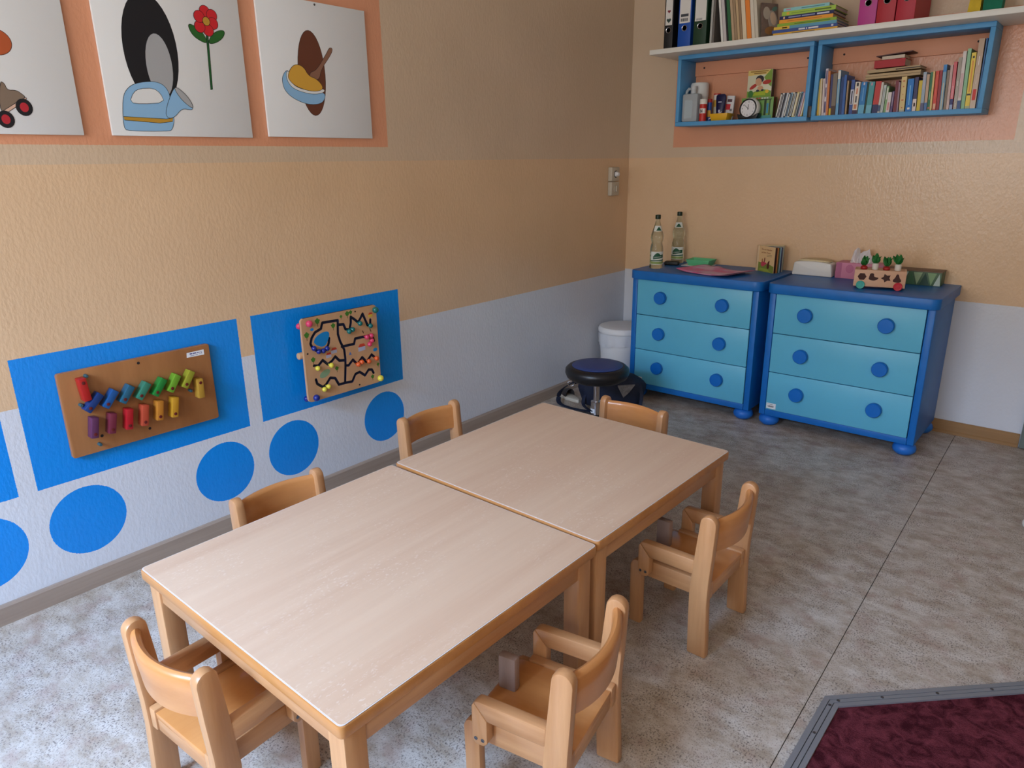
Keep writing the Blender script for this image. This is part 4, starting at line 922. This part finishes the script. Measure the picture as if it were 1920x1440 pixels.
for xx, c, n in ((1.381, (178, 56, 134), 'magenta lever arch binder, left of the two red ones'), (1.460, (170, 30, 44), 'red lever arch binder in the middle of the three on the right'), (1.541, (172, 28, 48), 'crimson lever arch binder, rightmost on the shelf board')):
    binder(xx, xx+.076, c, n, False)
FO = [(.640,.012,.0,(176,176,170),'upright grey paper folder beside the dark green binder'),(.6535,.010,.0,(110,104,98),'dark grey paper folder beside the upright grey one'),
(.708,.012,-.15,(226,226,220),'white leaning folder, leftmost of the slanted ones'),(.7215,.017,-.15,(196,190,190),'pale grey leaning folder with worn edge'),(.740,.008,-.15,(30,30,34),'black leaning folder left of the green one'),(.7495,.017,-.15,(40,98,60),'green leaning folder on the shelf board'),
(.768,.014,-.15,(186,160,128),'tan leaning folder right of the green one'),(.7835,.013,-.15,(160,136,106),'darker tan leaning folder, second right of the green one'),(.798,.013,-.15,(196,168,128),'light tan leaning folder in the middle of the slanted row'),(.8125,.012,-.15,(150,124,94),'brown leaning folder left of the cream one'),(.826,.021,-.15,(222,206,176),'cream leaning folder left of the orange one'),(.8485,.023,-.15,(232,134,50),'orange leaning folder on the shelf board'),(.873,.018,-.15,(216,206,188),'cream leaning folder right of the orange one'),(.892,.016,-.15,(206,198,180),'pale leaning folder at the right end of the slanted row')]
for x, w, ln, c, lb in FO:
    book(x, w-.0008, .29, .21, -.285, ZT+max(0, -w*math.sin(ln))*0+.0005, ln, c, lb, (), 'folders on the shelf board', 'folder', 'folder', .6)
t = thing('picture_book', 'grey brown illustrated book leaning back beside the slanted folders', 'book', (.915, -.22, ZT), math.radians(-14))
o = obj('cover', B(-.0, .104, -.005, .005, 0, .168), M('illbook', (110, 92, 82), .5, var=.25, vscale=40), t, bevel=.001, rot=(-.15, 0, 0))
t.location = (.9215, -.282, ZT+.001); t.rotation_euler = (0, 0, math.radians(62))
for q, c in ((ell(.068, .085, .030, .05, 18, .2), (160, 150, 140)), (ell(.030, .12, .022, .03, 16), (176, 166, 150)), (ell(.056, .038, .040, .020, 18, .1), (150, 106, 62)), (ell(.080, .142, .018, .010, 12, .4), (84, 120, 110)), (ell(.070, .095, .018, .032, 14, .2), (206, 178, 150))):
    flat('printed_shape', q, M('ill_%d_%d_%d' % c, c, .5), o, 'Y', -.0056-.0003*len(o.children), -.0049)
SB = [(.976,1.285,1.9675,1.984,(222,170,52),'yellow thin book lying lowest in the flat stack',((.30,.66,.3,.7,(120,90,40)),)),
(.970,1.284,1.9843,1.9985,(52,80,148),'blue thin book lying second from the bottom of the flat stack',((.42,.52,.25,.75,(222,222,226)),(.535,.55,.25,.75,(222,222,226)),(.57,.72,.25,.75,(222,222,226)),(.91,.94,.2,.8,(200,206,226)))),
(.978,1.279,1.9988,2.012,(92,156,184),'light blue thin book with yellow left end in the flat stack',((0,.26,0,1,(228,186,66)),(.14,.22,.3,.7,(120,96,40)))),
(.994,1.277,2.0123,2.0255,(140,176,52),'yellow green thin book under the orange one in the flat stack',((.3,.9,.3,.6,(84,120,36)),)),
(1.002,1.259,2.0258,2.0418,(232,158,44),'orange thin book in the middle of the flat stack',((.15,.8,.4,.6,(190,116,40)),)),
(1.003,1.261,2.0421,2.0578,(24,30,84),'navy thin book lying third from the top of the flat stack',((.17,.40,.35,.65,(150,160,196)),(.42,.66,.35,.65,(150,160,196)),(.70,.92,.3,.7,(206,210,226)),(.07,.10,.2,.8,(226,190,150)))),
(1.013,1.268,2.0581,2.0775,(162,196,72),'lime green thin book lying second from the top of the flat stack',((.62,.92,.35,.65,(84,110,44)),(.18,.6,.4,.55,(126,160,60)),(.09,.14,.2,.8,(226,170,60)))),
(1.019,1.237,2.0778,2.092,(140,200,200),'pale turquoise thin book lying on top of the flat stack',((.4,.9,.35,.6,(80,140,150)),(.06,.16,.3,.7,(196,130,150))))]
for a, b, z0, z1, c, lb, bands in SB: lying(a, b, -.275, .19, z0, z1, c, lb, 'thin books in the flat stack on the shelf board', bands=bands)
t = thing('cloth_bag', 'green and yellow fabric pouch at the right end of the shelf board', 'bag', (1.882, -.21, ZT))
def cushion(bm, hx, hy, h, sw, ph):
    bmesh.ops.create_cube(bm, size=2); bmesh.ops.subdivide_edges(bm, edges=bm.edges[:], cuts=5, use_grid_fill=True)
    for v in bm.verts:
        p = v.co.copy(); k = 1-.10*abs(p.x*p.y)
        wv = 1+.06*math.sin(4*p.z+3*p.x+ph)+.04*math.sin(6*p.y+ph)
        v.co = Vector((p.x*hx*k*wv*(1-.18*max(0, p.z)), p.y*hy*k*wv, (p.z+1)/2*h))
bm = nb(); cushion(bm, .036, .035, .20, 0, .5)
for v in bm.verts: v.co.x += .020
obj('green_side', bm, M('cloth_green', (16, 110, 84), .8, var=.15, vscale=25), t, smooth=True)
bm = nb(); cushion(bm, .024, .030, .19, 0, 2)
for v in bm.verts: v.co.x -= .036+(.012-.07*v.co.z*.35)
obj('yellow_side', bm, M('cloth_yellow', (206, 176, 48), .8, var=.15, vscale=25), t, smooth=True)

# ---------------- things on the chests ----------------
ZC_ = .7752
m_glass = M('clear_glass', (226, 238, 232), .05, trans=1, ior=1.28)
m_capg = M('cap_green', (18, 44, 30), .4)
lbw = M('label_white', (216, 222, 216), .5); lbg = M('label_green', (20, 84, 58), .5); lbl_ = M('label_lime', (140, 160, 92), .5)
def bottle(x, y, a, label):
    t = thing('glass_bottle', label, 'bottle', (x, y, ZC_), a, 'glass water bottles on the left chest')
    bm = nb(); lathe(bm, [(.028, .002), (.036, 0), (.0385, .006), (.0385, .106), (.0372, .118), (.0325, .138), (.0312, .147), (.0345, .162), (.0378, .178), (.0355, .196), (.0285, .215), (.0195, .245), (.0138, .268), (.0125, .285), (.0135, .287), (.0135, .292), (.010, .293)], 40); obj('glass', bm, m_glass, t, smooth=True)
    bm = nb(); lathe(bm, [(.0150, .284), (.0158, .287), (.0158, .304), (.0140, .308), (0, .309)], 24); obj('cap', bm, m_capg, t, smooth=True)
    f0, f1 = -2.75, -.39
    bm = nb(); lathe(bm, [(.0390, .024), (.0390, .099)], 26, a0=f0, a1=f1); lo = obj('label', bm, lbw, t, smooth=True)
    def band(z0, z1, z2, z3, mm, a0, a1, r=.0393):
        bm = nb(); n = 16; A_ = []; B_ = []
        for i in range(n+1):
            u = i/n; q = a0+(a1-a0)*u; A_.append(bm.verts.new((r*math.cos(q), r*math.sin(q), z0+(z2-z0)*u))); B_.append(bm.verts.new((r*math.cos(q), r*math.sin(q), z1+(z3-z1)*u)))
        for i in range(n): bm.faces.new((A_[i], A_[i+1], B_[i+1], B_[i]))
        return obj('printed_band', bm, mm, lo, smooth=True)
    band(.028, .042, .028, .042, lbl_, f0, f1); band(.043, .049, .046, .053, lbg, f0, f1); band(.054, .072, .064, .083, lbg, f0+.45, f1-.25)
    bm = nb(); n = 14; r = .0394
    for i in range(n):
        q0, q1 = f0+.45+1.3*i/n, f0+.45+1.3*(i+1)/n; h0, h1 = math.sin(PI*i/n), math.sin(PI*(i+1)/n)
        bm.faces.new([bm.verts.new((r*math.cos(q), r*math.sin(q), z)) for q, z in ((q0, .070), (q1, .070), (q1, .070+.022*h1), (q0, .070+.022*h0))])
    obj('printed_hill', bm, lbg, lo, smooth=True)
    text('printed_name', 'Lichtenauer', .011, lbw, lo, (0, -.0395, .0685), (PI/2, -.14, 0), .0001, .050, .0395, shear=.2)
    bm = nb(); lathe(bm, [(.0292, .215), (.0200, .246)], 22, a0=f0+.1, a1=f1-.1); nl = obj('neck_label', bm, lbw, t, smooth=True)
    bm = nb()
    for i in range(n):
        q0, q1 = -2.1+1.2*i/n, -2.1+1.2*(i+1)/n; h0, h1 = math.sin(PI*i/n), math.sin(PI*(i+1)/n)
        bm.faces.new([bm.verts.new(((.0296-(z-.215)*.296)*math.cos(q), (.0296-(z-.215)*.296)*math.sin(q), z)) for q, z in ((q0, .219), (q1, .219), (q1, .219+.02*h1), (q0, .219+.02*h0))])
    obj('printed_hill', bm, lbg, nl, smooth=True)
    return t
bottle(.425, -.355, .75, 'glass water bottle standing nearer the front of the left chest')
bottle(.418, -.075, .30, 'glass water bottle standing at the back against the wall')
bm = nb(); box(bm, -.042, .042, -.026, .026, 0, .022); o = obj('black_case', bm, M('case_black', (14, 14, 16), .5), bevel=.005); o.location = (.440, -.185, ZC_); o.rotation_euler = (0, 0, .25)
tag(o, 'small flat black case lying between the two glass bottles', 'case')
o = obj('paper_sheet', B(-.085, .085, -.065, .065, 0, .0015), m_paper); o.location = (.578, -.105, ZC_); o.rotation_euler = (0, 0, .05); tag(o, 'white paper sheet lying under the mint green tray', 'paper')
bm = nb(); tray(bm, .060, .046, .074, .058, .036, .002); o = obj('tray', bm, M('tray_mint', (104, 196, 142), .45), bevel=.001); o.location = (.594, -.110, ZC_+.0018); o.rotation_euler = (0, 0, .04)
tag(o, 'mint green plastic tray on the left chest by the wall', 'tray')
# drawing sheets, curled
def sheet(k, dx, dy, rz, label, cols):
    bm = nb(); nx, ny = 24, 10; W_, H_ = .175, .125; rows = []
    for j in range(ny+1):
        rows.append([])
        for i in range(nx+1):
            u, v = -1+2*i/nx, -1+2*j/ny
            z = .002+k*.0035+.020*max(0, -u-.35)**1.5+.026*max(0, u-.25)**1.8+.010*(math.exp(-((u+.45)/.16)**2))*(max(0, v)**1.5)+.001*math.sin(7*u+3*v)*.5
            rows[-1].append(bm.verts.new((u*W_, v*H_, max(z, .0014+k*.0032))))
    for a, b in zip(rows, rows[1:]):
        for i in range(nx): bm.faces.new((a[i], a[i+1], b[i+1], b[i]))
    mt = M('drawing_%d' % k, cols[0], .6, var=.12, vscale=12)
    nt = mt.node_tree; tc = nt.nodes.new('ShaderNodeTexCoord')
    n = nt.nodes.new('ShaderNodeTexNoise'); n.inputs['Scale'].default_value = 9; nt.links.new(tc.outputs['Object'], n.inputs['Vector'])
    r = nt.nodes.new('ShaderNodeValToRGB'); r.color_ramp.elements[0].position = .42; r.color_ramp.elements[1].position = .60
    r.color_ramp.elements[0].color = rgb(cols[0]); r.color_ramp.elements[1].color = rgb(cols[1]); e = r.color_ramp.elements.new(.5); e.color = rgb(cols[2])
    nt.links.new(n.outputs['Fac'], r.inputs[0]); nt.links.new(r.outputs[0], nt.nodes['Principled BSDF'].inputs['Base Color'])
    o = obj('drawing_sheet', bm, mt, smooth=True); md = o.modifiers.new('thick', 'SOLIDIFY'); md.thickness = .0012; md.offset = -1
    o.location = (.782+dx, -.325+dy, ZC_); o.rotation_euler = (0, 0, rz); tag(o, label, 'drawing', 'drawings on the left chest')
sheet(0, .004, .004, math.radians(-13), 'pink drawing paper lying at the bottom of the curled pile', ((150, 84, 120), (190, 130, 160), (170, 110, 140)))
sheet(1, -.002, 0, math.radians(-17), 'magenta and pink painted paper curled on top of the pile', ((216, 112, 160), (214, 178, 204), (206, 146, 190)))
# fanned board book
t = thing('board_book', 'small board book standing with fanned pages on the left chest', 'book', (.937, -.108, ZC_))
pc = [(206,178,140),(60,34,26),(190,120,70),(84,96,70),(150,180,196),(26,40,84),(110,110,116),(206,200,180),(120,140,110),(196,188,170),(90,80,90),(206,190,160),(214,196,150)]
for i, c in enumerate(pc):
    a = math.radians(-29+61*i/(len(pc)-1))
    o = obj('cover' if i in (0, len(pc)-1) else 'page', B(.006, .140, -.0016, .0016, 0, .143 if i in (0, len(pc)-1) else .139), M('page_%d' % i, c, .5), t, rot=(0, 0, a), bevel=.0005)
    if i == 0: cv = o
bm = nb(); lathe(bm, [(.010, 0), (.010, .143)], 16, (.004, 0, 0)); obj('spine', bm, M('page_0', pc[0]), t, smooth=True)
def cov(pts, c, y=-.0022, nm='printed_shape'): return flat(nm, pts, M('ill_%d_%d_%d' % c, c, .5), cv, 'Y', y, -.0015)
cov([(.007, .001), (.139, .001), (.139, .142), (.007, .142)], (222, 190, 140), -.0019)
cov([(.007, .001), (.139, .001), (.139, .036), (.10, .046), (.04, .050), (.007, .052)], (124, 140, 64))
cov([(.02, .004), (.12, .002), (.09, .018), (.03, .020)], (150, 166, 66), -.0024)
cov(smoothp([(.035, .034), (.050, .026), (.070, .040), (.085, .050), (.065, .054), (.045, .058), (.034, .050)]), (196, 70, 92), -.0026)
cov(smoothp([(.084, .020), (.104, .020), (.102, .050), (.104, .068), (.094, .062), (.086, .048)]), (84, 42, 32), -.0027)
cov(smoothp([(.056, .052), (.066, .054), (.068, .078), (.060, .082)]), (130, 70, 56), -.0027)
cov(smoothp([(.040, .052), (.048, .052), (.046, .072), (.040, .072)]), (150, 100, 60), -.0027)
text('printed_title', 'Wie das Hühnchen', .0125, M('ink_rust', (140, 62, 36), .6), cv, (.073, -.0021, .124), (PI/2, 0, 0), .0002, .085)
text('printed_title', 'auf dem Thron', .0125, M('ink_rust', (140, 62, 36), .6), cv, (.069, -.0021, .107), (PI/2, 0, 0), .0002, .072)
for z in (.094, .088): cov([(.078, z), (.118, z), (.118, z+.0025), (.078, z+.0025)], (150, 130, 96), -.0022, 'printed_line')
# wipes box
t = thing('plastic_box', 'low white plastic box with an arched top on the right chest', 'box', (1.2515, -.085, ZC_))
n = 10
def archp(w0, w1, h0, h1): return [(-w0, 0), (w0, 0), (w1, h0)]+[(w1*math.cos(PI*i/n), h0+(h1-h0)*math.sin(PI*i/n)) for i in range(1, n)]+[(-w1, h0)]
bm = nb(); prism(bm, archp(.106, .098, .066, .078), 'Y', -.052, .045); obj('shell', bm, M('box_white', (222, 222, 218), .4), t, bevel=.006)
bm = nb(); prism(bm, [(x, z) for x, z in [(-.085, .077), (.085, .077)]+[(.085*math.cos(PI*i/n), .0775+.0085*math.sin(PI*i/n)) for i in range(0, n+1)]], 'Y', -.040, .036); 
obj('lid', bm, M('box_cream', (206, 190, 150), .5), t)
# tissue box
t = thing('tissue_box', 'pink tissue box with a white tissue sticking out on the right chest', 'tissue box', (1.485, -.068, ZC_))
m_pk = M('tissue_pink', (206, 132, 160), .5)
obj('carton', B(-.115, .115, -.055, .055, 0, .082), m_pk, t, bevel=.001)
flat('printed_stripe', [(-.113, .002), (-.085, .002), (-.085, .08), (-.113, .08)], M('tissue_mauve', (176, 100, 136), .5), t, 'Y', -.0556, -.0549)
flat('printed_circle', ell(-.045, .052, .020, .022, 22), M('tissue_rose', (190, 108, 142), .5), t, 'Y', -.0556, -.0549)
bm = nb()
ridge = [(-.060, .080), (-.054, .118), (-.046, .140), (-.030, .162), (-.022, .150), (-.016, .132), (.000, .138), (.016, .150), (.026, .152), (.036, .132), (.050, .106), (.062, .081)]
rows = []
for y0, f in ((-.030, 0), (-.018, .55), (-.004, 1.0), (.010, .6), (.030, 0)):
    rows.append([bm.verts.new((x*(1-.25*(1-f)), y0+.010*math.sin(i*1.9+y0*60), .080+(z-.080)*f+.004*math.sin(i*2.7+f*4)*f)) for i, (x, z) in enumerate(ridge)])
for a, b in zip(rows, rows[1:]):
    for i in range(len(ridge)-1): bm.faces.new((a[i], a[i+1], b[i+1], b[i]))
obj('tissue', bm, M('tissue_white', (222, 218, 220), .8), t)
# green patterned box
t = thing('gift_box', 'low green box with a triangle pattern behind the wooden toy cart', 'box', (1.740, -.068, ZC_), .02)
obj('carton', B(-.125, .125, -.058, .050, 0, .066), M('carton_green', (74, 104, 78), .5), t, bevel=.001)
obj('lid', B(-.127, .127, -.060, .052, .0662, .070), M('carton_brown', (120, 98, 84), .6), t, bevel=.0008)
gcol = [(28, 66, 54), (128, 160, 116), (178, 196, 188), (70, 112, 78), (152, 178, 140)]
for k in range(8):
    x0 = -.123+k*.031; up = k % 2
    pts = [(x0, .002), (x0+.044, .002), (x0+.022, .063)] if up else [(x0, .063), (x0+.040, .063), (x0+.020, .002)]
    pts = [(min(x, .123), z) for x, z in pts]
    flat('printed_triangle', pts, M('tri_%d' % (k % 5), gcol[k % 5], .5), t, 'Y', -.0584-.0001*(k % 2+1), -.0579)
# toy cart
t = thing('toy_cart', 'wooden shape sorter cart with turquoise and red wheels on the right chest', 'toy', (1.637, -.330, ZC_), math.radians(13))
m_cart = wood('cart_wood', (200, 156, 124), (218, 176, 144), 'X', .5, 12, .08)
HX, HY = .112, .050
obj('side_board', B(-HX, HX, -HY, -HY+.009, .012, .092), m_cart, t, bevel=.0015); obj('side_board', B(-HX, HX, HY-.009, HY, .012, .092), m_cart, t, bevel=.0015)
for s in (-1, 1):
    a, b = sorted((s*HX, s*(HX-.010))); obj('end_board', B(a, b, -HY+.0092, HY-.0092, .012, .092), m_cart, t, bevel=.001)
obj('floor_board', B(-HX+.01, HX-.01, -HY+.009, HY-.009, .014, .022), m_cart, t)
obj('top_board', B(-HX+.0102, HX-.0102, -HY+.0092, HY-.0092, .083, .0902), m_cart, t)
m_cut = M('cutout_shade', (64, 34, 28), .7)  # flat shapes on the uncut board, hole shade put into their colour
shp = [[(-.077+.016*math.cos(PI/3*k), .062+.016*math.sin(PI/3*k)) for k in range(6)],
 smoothp([(-.045, .050), (-.020, .046), (-.006, .060), (-.018, .062), (-.026, .064), (-.026, .078), (-.040, .078), (-.042, .066)]),
 [(.028+(.019 if k % 2 == 0 else .011)*math.cos(PI/2+PI/5*k+.4), .060+(.019 if k % 2 == 0 else .011)*math.sin(PI/2+PI/5*k+.4)) for k in range(10)],
 smoothp([(.062, .044), (.088, .044), (.090, .054), (.082, .064), (.079, .078), (.071, .078), (.068, .064), (.060, .054)])]
for q in shp:
    qx, qz = sum(p[0] for p in q)/len(q), sum(p[1] for p in q)/len(q); q = [(qx+(p[0]-qx)*1.22, qz-.003+(p[1]-qz)*1.15) for p in q]
    flat('hole_shade', q, m_cut, t, 'Y', -HY-.0004, -HY+.001)
for x, y, c in ((-.080, -1, (64, 170, 158)), (.082, -1, (196, 36, 52)), (-.080, 1, (64, 170, 158)), (.082, 1, (196, 36, 52))):
    bm = nb(); lathe(bm, [(.0, 0), (.0185, 0), (.0195, .0015), (.0195, .0075), (.0175, .009), (.012, .0085), (.0115, .0078), (.008, .0078), (.0075, .009), (0, .0092)], 28, (0, 0, 0), 'Y')
    for v in bm.verts: v.co.y = y*(HY+.0005+v.co.y); v.co.x += x; v.co.z += .0196
    obj('wheel', bm, M('wheel_%d' % c[0], c, .4), t, smooth=True)
m_leaf = M('leaf_green', (30, 108, 44), .6)
vr = random.Random(4)
for i, (x, kind) in enumerate(((-.074, 'carrot'), (-.026, 'radish'), (.024, 'carrot'), (.072, 'radish'))):
    lbv = ['toy carrot at the left end of the wooden cart', 'white toy radish, second from the left in the wooden cart', 'toy carrot, third from the left in the wooden cart', 'white toy radish at the right end of the wooden cart'][i]
    a = math.radians(13); y = -.012
    wx, wy = 1.637+x*math.cos(a)-y*math.sin(a), -.330+x*math.sin(a)+y*math.cos(a)
    v = thing('toy_vegetable', lbv, 'toy', (wx, wy, ZC_+.0905), vr.uniform(-.3, .3), 'toy vegetables in the wooden cart')
    bm = nb()
    if kind == 'carrot': lathe(bm, [(.014, 0), (.0165, .004), (.0165, .009), (.013, .015), (.006, .019), (0, .0195)], 20); hh = .018
    else: lathe(bm, [(.0125, 0), (.0145, .003), (.0145, .026), (.011, .030), (0, .0305)], 20); hh = .029
    obj('root', bm, M('carrot_red', (156, 30, 34), .35) if kind == 'carrot' else M('radish_white', (222, 220, 212), .4), v, smooth=True)
    for k in range(8):
        L = vr.uniform(.040, .052); wd = .0135; bm = nb()
        up = [bm.verts.new((wd*math.sin(PI*min(.98, j/8*.9+.08))*sg, 0, L*j/8)) for j in range(9) for sg in (-1, 1)]
        for j in range(8): bm.faces.new((up[2*j], up[2*j+1], up[2*j+3], up[2*j+2]))
        for vv in bm.verts: vv.co.y += .010*(vv.co.z/L)**2
        o = obj('leaf', bm, m_leaf, v, smooth=True, loc=(0, 0, hh-.002), rot=(vr.uniform(-.5, .4), vr.uniform(-.30, .30), k*.9))
        md = o.modifiers.new('thick', 'SOLIDIFY'); md.thickness = .0015

# ---------------- floor mat with aluminium edging ----------------
t = thing('floor_mat', 'maroon mat framed with screwed aluminium edging at the lower right', 'mat', (2.12, -2.40, 0))
def off(p): return (p[0]-2.12, p[1]+2.40)
Q = [(2.12, -4.6), (2.12, -2.40), (2.72, -1.80), (3.7, -1.80), (3.7, -4.6)]
def inset(poly, d):
    n = len(poly); out = []
    for i in range(n):
        p0, p1_, p2_ = Vector(poly[i-1]), Vector(poly[i]), Vector(poly[(i+1) % n])
        e1, e2 = (p1_-p0).normalized(), (p2_-p1_).normalized()
        n1, n2 = Vector((e1.y, -e1.x)), Vector((e2.y, -e2.x)); b = (n1+n2); b = b/(b.dot(n1))
        out.append(p1_+b*d)
    return out
m_alu = M('aluminium', (150, 152, 156), .42, metal=.55); m_alud = M('aluminium_groove', (60, 62, 66), .5, metal=.4)
I = [inset(Q, d) for d in (0, .0135, .0155, .026, .028, .0405)]
for i in range(5):
    j = (i+1) % 5; bm = nb()
    for k, (z, mi) in enumerate(((.013, 0), (.0105, 1), (.013, 0), (.0105, 1), (.013, 0))):
        a, b = I[k], I[k+1]
        prism(bm, [off(a[i]), off(a[j]), off(b[j]), off(b[i])], 'Z', 0, z, mi)
    ed = obj('edging', bm, [m_alu, m_alud], t)
    a, b = (Vector(off(I[2][i]))+Vector(off(I[3][i])))/2, (Vector(off(I[2][j]))+Vector(off(I[3][j])))/2
    L = (b-a).length; ns = [.018]+[.14+.155*k for k in range(int((L-.2)/.155))]+[L-.018]
    for s in ns:
        p = a+(b-a)*(s/L) if i != 0 else b+(a-b)*(s/L)
        bm = nb(); lathe(bm, [(.0042, .0130), (.0042, .0140), (.002, .0142), (0, .0136)], 12, (p.x, p.y, 0)); obj('screw', bm, m_screw, ed)
bm = nb(); prism(bm, [off(p) for p in I[5]], 'Z', 0, .008)
mc = bpy.data.materials.new('maroon_carpet'); mc.use_nodes = True; nt = mc.node_tree; p = nt.nodes['Principled BSDF']; p.inputs['Roughness'].default_value = .95; p.inputs['Specular IOR Level'].default_value = .1
tc = nt.nodes.new('ShaderNodeTexCoord'); n1 = nt.nodes.new('ShaderNodeTexNoise'); n1.inputs['Scale'].default_value = 22; n1.inputs['Detail'].default_value = 5; n1.inputs['Distortion'].default_value = 1.5
n2 = nt.nodes.new('ShaderNodeTexNoise'); n2.inputs['Scale'].default_value = 420; n2.inputs['Detail'].default_value = 2
for n_ in (n1, n2): nt.links.new(tc.outputs['Object'], n_.inputs['Vector'])
mx = nt.nodes.new('ShaderNodeMath'); mx.operation = 'MULTIPLY_ADD'; mx.inputs[1].default_value = .45; nt.links.new(n2.outputs['Fac'], mx.inputs[0]); nt.links.new(n1.outputs['Fac'], mx.inputs[2])
r = nt.nodes.new('ShaderNodeValToRGB'); r.color_ramp.elements[0].position = .55; r.color_ramp.elements[1].position = .95; r.color_ramp.elements[0].color = rgb((56, 14, 22)); r.color_ramp.elements[1].color = rgb((112, 50, 58))
nt.links.new(mx.outputs[0], r.inputs[0]); nt.links.new(r.outputs[0], p.inputs['Base Color'])
b = nt.nodes.new('ShaderNodeBump'); b.inputs['Strength'].default_value = .8; b.inputs['Distance'].default_value = .006; nt.links.new(mx.outputs[0], b.inputs['Height']); nt.links.new(b.outputs[0], p.inputs['Normal'])
obj('carpet', bm, mc, t)
bm = nb(); ball(bm, (0, 0, .022), .022); 
for v in bm.verts: v.co.z = max(v.co.z, .0003)
o = obj('door_stop', bm, M('stop_white', (206, 202, 192), .5), smooth=True); o.location = (2.432, -.955, 0)
tag(o, 'small pale rounded stopper on the floor at the right picture edge', 'door stop')
